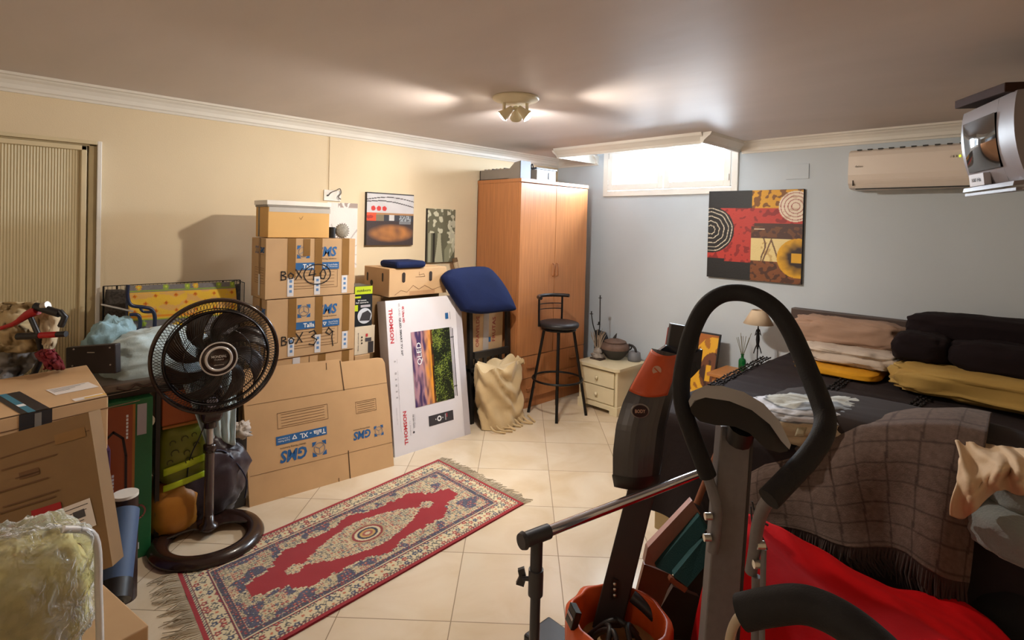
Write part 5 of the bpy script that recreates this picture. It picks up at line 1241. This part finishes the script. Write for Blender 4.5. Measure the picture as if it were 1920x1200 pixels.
def thcol(u, v):
    gu = (u*9.0+.25*v) % 1; gv = (v*8.2) % 1
    g = 1+.25*nz(u, v, 60)
    b_ = (.120, .082, .068) if min(gu, 1-gu) > .035 and min(gv, 1-gv) > .035 else (.06, .038, .032)
    return tuple(x*g for x in b_)
t = thing('throw', 'brown checked woollen throw with dark fringe hanging over the foot of the bed', 'throw', (3.2, -1.95, .5))
painted(throw, thcol, 150, 110, thm, 'woven_cloth', t, solid=.006)
mb = MB(); fm = M('dark_fringe', '#3a2b27', rough=.95); rr = random.Random(8)
for i in range(230):
    u = (i+.5)/230; p = throw(u, 1.0); l_ = .055+.05*rr.random()+.03*math.sin(u*9)+.03*u; s_ = rr.uniform(-.3, .3)
    mb.tube([p, p+V((s_*l_*.3, -.012+rr.uniform(-.008, .008), -l_*.5)), p+V((s_*l_+.03*u, -.004+rr.uniform(-.012, .012), -l_))], [.0045, .0042, .002], fm, 4)
mb.build('fringe', t)
# cream cloth and grey fleece at the right edge of the bed foot
ccm = M('cream_muslin', '#cdb292', rough=.85, bump=.3, bs=60, var=.04)
def ccl(u, v):
    px = 1790+165*u+10*math.sin(v*5); py = 826+22*u+(140-85*u+14*math.sin(u*9))*v; n = noise.noise(V((u*2.2, v*1.2, 5)))
    return at(px, py, d=1.66-.10*u+.10*(1-v)**2-.05*math.sin(v*PI)+.035*n+.034*abs(math.sin(u*11-v*4+.6+2*n))+.012*noise.noise(V((u*9, v*5, 1))))
tag(MB().grid(ccl, 46, 40, ccm).build('muslin_cloth', solid=.005), 'crumpled cream muslin cloth tucked beside the brown throw', 'cloth')
gfm = M('grey_fleece', '#7d8485', rough=1, sheen=.5, bump=.6, bs=150, var=.1)
c = at(1950, 912, d=1.72); cushion(c, (.19, .15, .060), gfm, 'fleece_blanket', 'upper folded grey fleece blanket at the right edge', 'blanket', 21, .6, .06, 1.5, .8)
c = at(1942, 988, d=1.68); cushion(c, (.20, .15, .078), gfm, 'fleece_blanket', 'lower folded grey fleece blanket at the right edge', 'blanket', 23, .6, .06, 1.5, .8)
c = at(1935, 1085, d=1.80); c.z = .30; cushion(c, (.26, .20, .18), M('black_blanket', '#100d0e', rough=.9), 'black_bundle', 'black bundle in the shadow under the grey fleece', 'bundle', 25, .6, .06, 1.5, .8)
# red blanket over a chest in front of the bed
rdm = M('red_fleece', '#bd040c', rough=.85, spec=.15, var=.04, bump=.2, bs=100)
RT_ = [at(u_, v_, d=1.74-.19*(u_-1316)/574) for u_, v_ in ((1316, 1046), (1420, 1034), (1500, 1044), (1600, 1080), (1700, 1124), (1800, 1172), (1890, 1200))]
def redf(u, v):
    a = along(RT_, u); fwd = -cF*1.0; fwd.z = 0; fwd.normalize()
    L_ = v*1.05-.12; p = a+fwd*L_+Z_*(-.03*v)
    p = p-cR*(.0*v*(1-u))+cR*.12*v*(u-.3)
    e = max(0, .12-u)/.12
    p = p+Z_*(.022*math.sin(u*9+v*4)+.03*noise.fractal(V((u*2.5, v*2.2, 3)), .6, 2, 3)+.02*math.sin(6*(u-.5*v)))
    if e > 0: p = p-Z_*(.36*e**1.6)+cR*.02*e
    return p
tag(MB().grid(redf, 110, 60, rdm).build('red_blanket', solid=.006), 'bright red fleece blanket spread over the chest in front of the bed', 'blanket')
c0 = at(1640, 1060, d=1.62); c0.z = 0; fw = V((-cF.x, -cF.y, 0)).normalized(); rw = V((cR.x, cR.y, 0)).normalized()
q = [c0-rw*.36, c0+rw*.34, c0+rw*.34+fw*.80, c0-rw*.36+fw*.80]
tag(MB().hexa(q+[p+Z_*.32 for p in q], M('dark_chest_wood', '#2a1a12', rough=.5)).build('storage_chest', bevel=.01), 'dark low chest hidden beneath the red blanket', 'chest')

# ================================================================== CRT TELEVISION ON ITS BRACKET
tvm = M('silver_grey_plastic', '#837d82', rough=.35, var=.02); tvb = M('dark_brown_back', '#2a1c14', rough=.5); scr = M('dark_crt_glass', '#2b2725', rough=.06, coat=.6, spec=.8)
TL, TR_, BR, BL = at(1807, 214, d=2.10), at(1908, 168, d=1.78), at(1928, 336, d=1.77), at(1826, 352, d=2.08)
fq = quad(BL, BR, TR_, TL); nT = (BR-BL).cross(TL-BL).normalized(); nT = nT if nT.dot(CAM-TL) > 0 else -nT
tv = thing('television', 'small silver box television with curved dark screen under a brown ceiling bracket', 'television', (BL+BR)/2)
def bez(u, v): return fq(u, v)+nT*(.022*abs(math.sin(PI*v))**.8)
bxm = MB()
for (u0, u1, v0, v1) in ((0, .08, 0, 1), (.70, 1, 0, 1), (.08, .70, 0, .19), (.08, .70, .84, 1)):
    bxm.grid(lambda u, v, u0=u0, u1=u1, v0=v0, v1=v1: bez(u0+(u1-u0)*u, v0+(v1-v0)*v), 8, 12, tvm)
# rim back to the cabinet
N_ = 16; loop = [bez(i/N_, 0) for i in range(N_)]+[bez(1, i/N_) for i in range(N_)]+[bez(1-i/N_, 1) for i in range(N_)]+[bez(0, 1-i/N_) for i in range(N_)]
cenT = sum(loop, V())/len(loop); back_ = [p-nT*.07 for p in loop]; k = len(loop)
bxm.add(loop+back_, [(i, k+i, k+(i+1) % k, (i+1) % k) for i in range(k)], tvm, False); bxm.build('front_bezel', tv)
tap = [cenT-nT*.30+(p-cenT)*.62 for p in loop]
mb = MB(); mid = [p+nT*.0-(p-cenT)*.0-nT*.03 for p in back_]
mb.add(back_+mid+tap, [(i, k+i, k+(i+1) % k, (i+1) % k) for i in range(k)]+[(k+i, 2*k+i, 2*k+(i+1) % k, k+(i+1) % k) for i in range(k)]+[tuple(range(2*k, 3*k))], tvb); mb.build('cabinet', tv)
MB().grid(lambda u, v: fq(.08+.62*u, .19+.65*v)+nT*(.012+.022*abs(math.sin(PI*(.19+.65*v)))**.8*.6+.010*math.sin(PI*u)*math.sin(PI*v)), 24, 24, scr).build('screen', tv)
T = frame(fq(.20, .085)+nT*.020, BR-BL, TL-BL); mb = MB(); mb.T = T; mb.box((-.02, -.022, -.01), (.075, .022, .012), M('white_sticker', '#c9c8cf', rough=.4)); mb.text('100 Hz', Matrix.Translation((.028, 0, .0128)), .014, ink, .02, w=.06); mb.build('label_plate', tv)
mb = MB(); mb.slab([bez(-.02, -.05), bez(.95, -.05), bez(.95, 0), bez(-.02, 0)], nT*.03, tvm); mb.build('lower_lip', tv)
brk = thing('television_bracket', 'dark brown wooden bracket holding the box television from the ceiling', 'bracket', (TL+TR_)/2)
bw = M('dark_brown_wood', '#33201a', rough=.8, spec=.2, var=.1)
h_ = (TR_-TL); h_.z = 0; h_.normalize(); bk3 = V((-nT.x, -nT.y, 0)).normalized()
pA = at(1790, 196, d=2.18); pB = at(1884, 162, d=1.80); zt = max(pA.z, pB.z); 
qq = [pA, pB, pB+bk3*.45, pA+bk3*.45]; qq = [V((p.x, p.y, 2.085)) for p in qq]
zt_ = 2.085
qq[0].z = pA.z-.018; qq[1].z = pB.z-.018; qq[2].z = qq[1].z; qq[3].z = qq[0].z
mb = MB().slab(qq, Z_*.032, bw); mb.build('top_board', brk, bevel=.003)
mb = MB()
pe = [(qq[2]+qq[3])/2, (qq[0]+qq[1])/2+bk3*.2]
p = pe[0]+(pe[1]-pe[0])*.1+bk3*.12; mb.box((p.x-.04, p.y-.04, p.z+.02), (p.x+.04, p.y+.04, ZC), bw)
mb.build('ceiling_post', brk)
mb = MB().slab([bez(-.03, -.07)+nT*.02, bez(.95, -.075)+nT*.02, bez(.95, -.075)-nT*.28, bez(-.03, -.07)-nT*.28], -Z_*.010, tvm); mb.build('tray', brk)
for s_ in (.5,):
    p = bez(s_, 0)-nT*.36; MB().tube([V((p.x, p.y, p.z-.02)), V((p.x, p.y, 2.10))], .012, M('black_metal'), 8).build('side_rod', brk)

# ================================================================== ELLIPTICAL TRAINER (near)
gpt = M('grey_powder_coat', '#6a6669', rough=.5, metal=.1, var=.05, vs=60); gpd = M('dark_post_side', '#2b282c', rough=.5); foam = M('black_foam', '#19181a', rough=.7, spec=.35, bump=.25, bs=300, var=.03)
silv = M('silver_shell', '#a6a6aa', rough=.45, metal=.2); blkp = M('black_shell', '#1a1819', rough=.5)
el = thing('elliptical_trainer', 'grey exercise machine with a looped black foam handlebar and console, nearest right', 'exercise machine', (3.2, -3.0, 0))
pt0, pt1 = at(1381, 800, d=1.30), at(1352, 1200, d=1.28); pd_ = (pt1-pt0); ptf = pt0+pd_*(pt0.z/(pt0.z-pt1.z)); 
def post_quad(p, w_, dpt): return [p-cR*w_/2, p+cR*w_/2, p+cR*(w_/2+.006)+cF*dpt, p-cR*w_/2+cF*dpt+cR*.012]
mb = MB().hexa(post_quad(ptf+Z_*.05, .080, .07)+post_quad(pt0, .074, .065), gpt); mb.build('main_post', el, bevel=.004)
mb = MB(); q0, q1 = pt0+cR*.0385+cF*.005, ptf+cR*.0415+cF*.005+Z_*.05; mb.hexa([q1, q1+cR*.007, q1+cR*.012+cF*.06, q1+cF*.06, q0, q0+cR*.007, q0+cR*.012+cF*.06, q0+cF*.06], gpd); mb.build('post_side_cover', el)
LP = [(1327, 892, 1.30), (1313, 855, 1.30), (1300, 822, 1.30), (1283, 772, 1.30), (1277, 726, 1.31), (1284, 672, 1.33), (1299, 618, 1.34), (1321, 576, 1.34), (1352, 553, 1.33), (1389, 549, 1.31), (1424, 559, 1.28), (1456, 582, 1.26), (1480, 616, 1.23), (1500, 658, 1.20), (1519, 704, 1.16), (1537, 748, 1.12), (1547, 783, 1.09), (1542, 816, 1.06), (1516, 857, 1.04), (1478, 898, 1.02), (1441, 936, 1.00)]
MB().tube(spline([at(u, v, d=d) for u, v, d in LP], 5), .0205, foam, 20).build('foam_handlebar', el)
MB().tube(spline([at(u, v, d=d) for u, v, d in ((1322, 880, 1.30), (1334, 915, 1.29), (1343, 950, 1.28), (1343, 985, 1.28), (1336, 1035, 1.28))], 5), .0125, gpt, 14).build('left_tube', el)
MB().tube(spline([at(u, v, d=d) for u, v, d in ((1450, 925, 1.03), (1430, 955, 1.08), (1420, 990, 1.12), (1415, 1030, 1.15), (1408, 1072, 1.17))], 5), .0125, gpt, 14).build('right_tube', el)
for u, v, d, s_ in ((1328, 968, 1.27, -1), (1326, 1008, 1.27, -1), (1426, 1022, 1.13, 1), (1420, 1058, 1.14, 1)):
    c = at(u, v, d=d); MB().tube([c-cR*.008, c+cR*.008], .0085, M('chrome_bolt', '#c9c6bd', rough=.25, metal=.8), 12).build('bolt', el)
MB().tube([at(1432, 1030, d=1.14), at(1430, 1110, d=1.12), at(1428, 1260, d=1.1)], .006, gpt, 8).tube([at(1418, 1080, d=1.16), at(1416, 1300, d=1.16)], .010, gpt, 8).build('lower_rod', el)
for pts in (((1408, 950), (1412, 985), (1428, 1005), (1438, 1030)), ((1410, 940), (1420, 970), (1440, 985)), ((1412, 1076), (1414, 1100), (1424, 1112), (1436, 1118))):
    MB().tube(spline([at(u, v, d=1.17) for u, v in pts], 5), .0022, M('dark_cable', '#2c3030', rough=.5), 6).build('sensor_cable', el)
cons = [(1292, 757), (1299, 742), (1322, 731), (1368, 737), (1416, 757), (1450, 788), (1478, 834), (1477, 846), (1462, 849), (1436, 842), (1405, 812), (1378, 800), (1340, 797), (1312, 790), (1297, 775)]
c_ = [at(u, v, d=1.20) for u, v in cons]; rc0 = (at(1385, 780, d=1)-CAM); MB().prism(c_, rc0*.10, blkp).build('console_back', el, bevel=.012)
top_ = [(1291, 752), (1299, 735), (1322, 723), (1352, 723), (1395, 735), (1432, 757), (1462, 790), (1483, 834), (1480, 843), (1466, 828), (1444, 796), (1410, 769), (1368, 752), (1322, 745), (1302, 751), (1294, 764)]
MB().prism([at(u, v, d=1.185) for u, v in top_], rc0*.12, silv).build('console_shell', el, bevel=.006)
MB().tube([at(1392, 800, d=1.27), at(1385, 825, d=1.29)], .03, blkp, 12).build('console_neck', el)
for s_, u in ((0, 1318), (1, 1345)): pass
SW = [(1392, 1148, .86), (1440, 1138, .84), (1495, 1132, .82), (1540, 1143, .80), (1590, 1170, .77), (1640, 1210, .74), (1700, 1270, .70)]
MB().tube(spline([at(u, v, d=d) for u, v, d in SW], 5), .0265, foam, 20).build('foam_grip', el)
MB().tube(spline([at(1400, 1150, d=.87), at(1380, 1165, d=.93), at(1368, 1200, d=.99), at(1362, 1260, d=1.03)], 5), .008, M('cream_tube', '#b3a48c', rough=.4), 10).build('cream_hose', el)
b0 = ptf.copy(); MB().hexa([V((b0.x-.30, b0.y-.05, 0)), V((b0.x+.30, b0.y-.05, 0)), V((b0.x+.30, b0.y+.07, 0)), V((b0.x-.30, b0.y+.07, 0)), V((b0.x-.28, b0.y-.04, .06)), V((b0.x+.28, b0.y-.04, .06)), V((b0.x+.28, b0.y+.06, .06)), V((b0.x-.28, b0.y+.06, .06))], gpt).build('base_bar', el, bevel=.006)

# ================================================================== SECOND EXERCISE MACHINE WITH ORANGE PANEL
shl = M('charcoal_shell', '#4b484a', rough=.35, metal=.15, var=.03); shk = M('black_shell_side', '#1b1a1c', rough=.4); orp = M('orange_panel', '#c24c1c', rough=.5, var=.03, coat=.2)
mc = thing('exercise_machine', 'tall charcoal exercise machine column with a curved orange top panel', 'exercise machine', (2.6, -2.5, 0))
SEC = [(659, 1222, 1273), (680, 1210, 1274), (705, 1195, 1270), (730, 1181, 1262), (760, 1167, 1254), (800, 1155, 1245), (850, 1149, 1239), (895, 1149, 1234)]
def sec_pt(v, a, dd):
    k = 0
    while k < len(SEC)-2 and v > SEC[k+1][0]: k += 1
    s_ = (v-SEC[k][0])/(SEC[k+1][0]-SEC[k][0]); l = SEC[k][1]*(1-s_)+SEC[k+1][1]*s_; r = SEC[k][2]*(1-s_)+SEC[k+1][2]*s_
    return at(l+(r-l)*a, v+(a-.5)*12*(1-(v-659)/236)+6*math.sin(PI*a)*((v-659)/236), d=1.80-.035*math.sin(PI*min(1, max(0, a)))+dd+.10*(1-(v-659)/236)**2)
def shell_section(v, nx=9):
    f_ = [sec_pt(v, i/(nx-1)*.86, 0) for i in range(nx)]
    r_ = [sec_pt(v, 1.0, .03), sec_pt(v, 1.04, .16)]; l_ = [sec_pt(v, .06, .16)]
    return f_+r_+l_
vs_ = [659+(895-659)*i/24 for i in range(25)]; mb = MB(); secs = [shell_section(v) for v in vs_]; n = len(secs[0])
for i in range(24):
    for j in range(n):
        jj = (j+1) % n; side = j >= 8
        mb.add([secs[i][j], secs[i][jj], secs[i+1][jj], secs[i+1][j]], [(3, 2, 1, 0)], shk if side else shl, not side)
mb.add(secs[0], [tuple(range(n))], shk); mb.add(secs[-1], [tuple(range(n))[::-1]], shk); mb.build('upper_housing', mc)
mb = MB(); sb = shell_section(893); cb_ = sum(sb, V())/n
lo_ = [cb_+(p-cb_)*1.03 for p in sb]; lo2 = [cb_+(p-cb_)*.93-Z_*.035 for p in sb]; lo0 = [p+Z_*.006 for p in lo_]
mb.add(lo0+lo_+lo2, [(i, (i+1) % n, n+(i+1) % n, n+i) for i in range(n)]+[(n+i, n+(i+1) % n, 2*n+(i+1) % n, 2*n+i) for i in range(n)]+[tuple(range(2*n, 3*n))], shk, True); mb.build('housing_collar', mc)
MB().grid(lambda u, v: sec_pt(661+76*v+6*math.sin(PI*u), .03+.85*u, -.006), 16, 14, orp).build('orange_cover', mc, solid=.004)
pl_ = sec_pt(694, .42, -.010); nm = -cF; Tn = frame(pl_-cF*.002, cR, cU)
mb = MB(); mb.T = Tn; mb.lathe([(0, .001), (.0155, .001)], M('pale_badge', '#c9a08a', rough=.4), seg=24); ribbon(mb, Matrix.Translation((0, 0, .0018)), [(-.008, .008), (.008, -.008)], .004, orp); mb.build('round_badge', mc)
Tn = frame(sec_pt(768, .40, -.008)-cF*.003, cR, cU); mb = MB(); mb.T = Tn; mb.lathe([(0, .002), (.029, .002), (.031, 0)], M('badge_rim', '#8a8684', rough=.3, metal=.5), seg=32, sy=.78); mb.lathe([(0, .003), (.026, .003)], M('badge_dark', '#2a1414', rough=.3), seg=32, sy=.78); mb.text('BODY', Matrix.Translation((0, 0, .0036)), .012, M('pale_badge'), .02, w=.034); mb.build('oval_badge', mc)
def colm(v, a): 
    s_ = (v-925)/275; return 1171-67*s_+(53+3*s_)*a
f0 = [at(colm(900, 0)+4, 900, d=1.84), at(colm(900, 1)+4, 900, d=1.84)]; f1 = [at(colm(1200, 0), 1200, d=1.84), at(colm(1200, 1), 1200, d=1.84)]
dn = (f1[0]-f0[0]); kf = f0[0].z/(f0[0].z-f1[0].z); g1 = [f0[i]+(f1[i]-f0[i])*kf for i in (0, 1)]
dd = cF*.13+cR*.045
mb = MB().hexa([g1[0], g1[1], g1[1]+dd, g1[0]+dd, f0[0], f0[1], f0[1]+dd, f0[0]+dd], gpt); mb.mats = [M('charcoal_post', '#3d393a', rough=.45, metal=.2)]; mb.build('lower_post', mc, bevel=.004)
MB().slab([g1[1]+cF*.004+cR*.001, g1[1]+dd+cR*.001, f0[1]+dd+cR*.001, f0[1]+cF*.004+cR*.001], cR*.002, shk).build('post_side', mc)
Tn = frame(at(1152, 1104, d=1.835), cR, cU); mb = MB(); mb.T = Tn; mb.prism([(-.010, -.035, 0), (.012, -.03, 0), (.014, .03, 0), (-.006, .036, 0)], (0, 0, .003), shk)
for y in (-.02, .0, .018): mb.lathe([(0, .008), (.005, .007), (.006, .003)], M('chrome_bolt'), (0, y, 0), 10)
mb.build('adjuster_slot', mc)
mb = MB(); g = (g1[0]+g1[1])/2; mb.box((g.x-.28, g.y-.05, 0), (g.x+.28, g.y+.09, .05), shk); mb.build('base_foot', mc, bevel=.008)
q = [at(1249, 668, d=2.02), at(1306, 690, d=2.02), at(1314, 617, d=2.02), at(1259, 607, d=2.02)]
MB().slab(q, cF*.03, M('dark_grey_panel', '#37373a', rough=.5)).build('tablet_holder', mc, bevel=.004)
MB().prism([at(u, v, d=1.98) for u, v in ((1228, 663), (1250, 648), (1300, 662), (1318, 655), (1314, 690), (1300, 705), (1262, 740), (1255, 700))], cF*.02, M('navy_shell', '#141a2c', rough=.25)).build('side_fin', mc, bevel=.004)

# ================================================================== GARMENT RACK
chm = M('chrome_rail', '#c2c2c8', rough=.12, metal=1); rk = M('dark_grey_joint', '#37373c', rough=.4)
ra_, rb2 = at(984, 1013, d=1.35), at(1378, 866, d=1.86); rb2.z = ra_.z
t = thing('garment_rack', 'low garment rack with chrome rail crossing in front of the exercise machines', 'clothes rack', (ra_.x, ra_.y, 0)); dr_ = (rb2-ra_).normalized()
MB().tube([ra_+dr_*.02, rb2], .0135, chm, 20).build('rail', t)
MB().tube([ra_-dr_*.004, ra_+dr_*.075], .0185, rk, 18).build('corner_joint', t)
MB().tube([ra_-dr_*.012, ra_-dr_*.002], [.019, .022], rk, 18).build('end_cap', t)
for p0, vis in ((ra_+dr_*.038, 1), (rb2-dr_*.02, 0)):
    MB().tube([p0-Z_*.005, V((p0.x, p0.y, p0.z-.14))], .0155, rk, 16).build('upper_sleeve', t)
    MB().tube([V((p0.x, p0.y, p0.z-.13)), V((p0.x, p0.y, .03))], .013, M('grey_post', '#3f4046', rough=.35, metal=.4), 16).build('post', t)
    MB().tube([V((p0.x, p0.y, p0.z-.085)), V((p0.x, p0.y, p0.z-.15))], .019, rk, 16).build('clamp_collar', t)
    sdv = V((dr_.y, -dr_.x, 0)); MB().box((p0.x-.02, p0.y-.2, 0), (p0.x+.02, p0.y+.2, .03), rk).build('foot', t, bevel=.004)
    c = V((p0.x, p0.y, p0.z-.11)); lf = -cR; lf.z = 0; lf.normalize(); mb = MB().tube([c, c+lf*.035], .006, rk, 10)
    mb.prism([c+lf*.03+Z_*.024+cF*.003, c+lf*.046+Z_*.018+cF*.003, c+lf*.042+cF*.003, c+lf*.05-Z_*.018+cF*.003, c+lf*.03-Z_*.024+cF*.003, c+lf*.024+cF*.003], cF*.010, rk); mb.build('clamp_knob', t, bevel=.002)

# ================================================================== FOLDED GARDEN CHAIR, ROUND BAG
cwm = M('varnished_wood', '#8a5238', rough=.35, var=.1); cwl = M('pink_brown_wood', '#b08072', rough=.4, var=.06); grn = M('bottle_green_canvas', '#1c4a4c', rough=.85, bump=.3, bs=200, var=.12)
t = thing('folding_chair', 'folded wooden garden chair with bottle green canvas between the two exercise machines', 'chair', at(1240, 1150, d=2.0))
def slabpx(px, d0, th_, mat, name, bev=.004, dds=None):
    P_ = [at(u, v, d=d0+(dds[i] if dds else 0)) for i, (u, v) in enumerate(px)]
    return MB().prism(P_, cF*th_, mat).build(name, t, bevel=bev)
slabpx([(1214, 1028), (1298, 938), (1313, 963), (1229, 1063), (1208, 1057)], 1.95, .03, cwl, 'arm_board', dds=[0, .2, .2, 0, 0])
slabpx([(1229, 1063), (1312, 966), (1328, 988), (1260, 1078)], 1.93, .025, grn, 'canvas_seat', .006, [0, .18, .16, 0])
slabpx([(1262, 1080), (1318, 1012), (1340, 1040), (1289, 1101)], 1.90, .025, grn, 'canvas_back', .006, [0, .14, .12, 0])
slabpx([(1208, 1058), (1262, 1079), (1225, 1175), (1184, 1150)], 1.97, .02, cwm, 'side_or_fill_panel')
slabpx([(1258, 1082), (1290, 1103), (1284, 1112), (1254, 1090)], 1.90, .02, cwm, 'crossbar')
slabpx([(1262, 1100), (1312, 1120), (1240, 1200), (1215, 1180)], 1.99, .02, M('dark_brown_panel', '#3b2016', rough=.4), 'side_or_fill_panel')
slabpx([(1250, 1095), (1350, 1050), (1356, 1215), (1215, 1215)], 2.06, .02, M('dark_brown_panel'), 'side_or_fill_panel')  # added dark sheet, fills the dark area between column and post
slabpx([(1300, 1005), (1345, 990), (1345, 1075), (1285, 1105)], 2.10, .02, M('dark_brown_panel'), 'side_or_fill_panel')  # added dark sheet behind the canvas, darkens the same area
for a, b in (((1346, 845, 2.16), (1306, 945, 2.12)), ((1222, 1160, 2.0), (1205, 1250, 1.95)), ((1190, 1140, 1.98), (1175, 1240, 1.93))):
    p0, p1 = at(a[0], a[1], d=a[2]), at(b[0], b[1], d=b[2])
    if p1.z < .45: p1 = p0+(p1-p0)*(p0.z/(p0.z-p1.z)); p1.z = .012
    MB().tube([p0, p1], .0125, cwm, 10).build('leg', t)
rc_ = at(1160, 1158, z=.30); rc_.z = 0
t = thing('round_pouch', 'round orange and black bag with buckle on the floor under the machine column', 'bag', rc_)
orf = M('orange_nylon', '#c8501a', rough=.45, bump=.5, bs=14, var=.12)
def wall(u, v):
    a = 2*PI*u; r = .168+.012*noise.noise(V((math.cos(a)*3, math.sin(a)*3, v*2)))+.003*math.sin(a*9)*v; prof = [(.92, 0), (1.0, .10), (1.02, .22), (1.0, .30), (.86, .315), (.80, .27), (.80, .05)]
    t_ = v*6; i = min(5, int(t_)); s_ = t_-i; rr_ = prof[i][0]*(1-s_)+prof[i+1][0]*s_; z = prof[i][1]*(1-s_)+prof[i+1][1]*s_
    return rc_+V((r*rr_*math.cos(a), r*rr_*math.sin(a), z))
MB().grid(wall, 64, 24, orf, True, True).build('fabric_wall', t)
MB().tube([rc_+Z_*.19, rc_+Z_*.20], .142, M('tan_lining', '#b08c5c', rough=.8), 32).build('lining', t)
e_ = lambda a, z=.315, r=.155: rc_+V((r*math.cos(a), r*math.sin(a), z))
aL = math.atan2((at(1082, 1165, z=.31)-rc_).y, (at(1082, 1165, z=.31)-rc_).x)
T = frame(e_(aL, .325), V((-math.sin(aL), math.cos(aL), 0)), V((-math.cos(aL)*.3, -math.sin(aL)*.3, 1))); mb = MB(); mb.T = T; mb.box((-.025, -.025, -.01), (.025, .03, .012), M('glossy_black', '#0c0c0e', rough=.12)); mb.box((-.022, .0, .012), (.022, .008, .015), chm); mb.build('buckle', t, bevel=.004)
MB().tube(spline([at(1186, 1118, d=1.86), at(1215, 1143, d=1.83), at(1248, 1178, d=1.80)], 5), .020, M('black_sleeve', '#26242a', rough=.35), 14).build('handle_sleeve', t)
mb = MB()
rr = random.Random(9)
for i in range(5):
    a = rr.uniform(0, 6); mb.tube(spline([rc_+V((.06*math.cos(a), .06*math.sin(a), .06)), rc_+V((.08*math.cos(a+.7), .08*math.sin(a+.7), .2)), rc_+V((.03*math.cos(a+2), .03*math.sin(a+2), .27)), rc_+V((.1*math.cos(a+2.6), .1*math.sin(a+2.6), .2))], 5), .009, blkp, 8)
mb.build('tangled_straps', t)
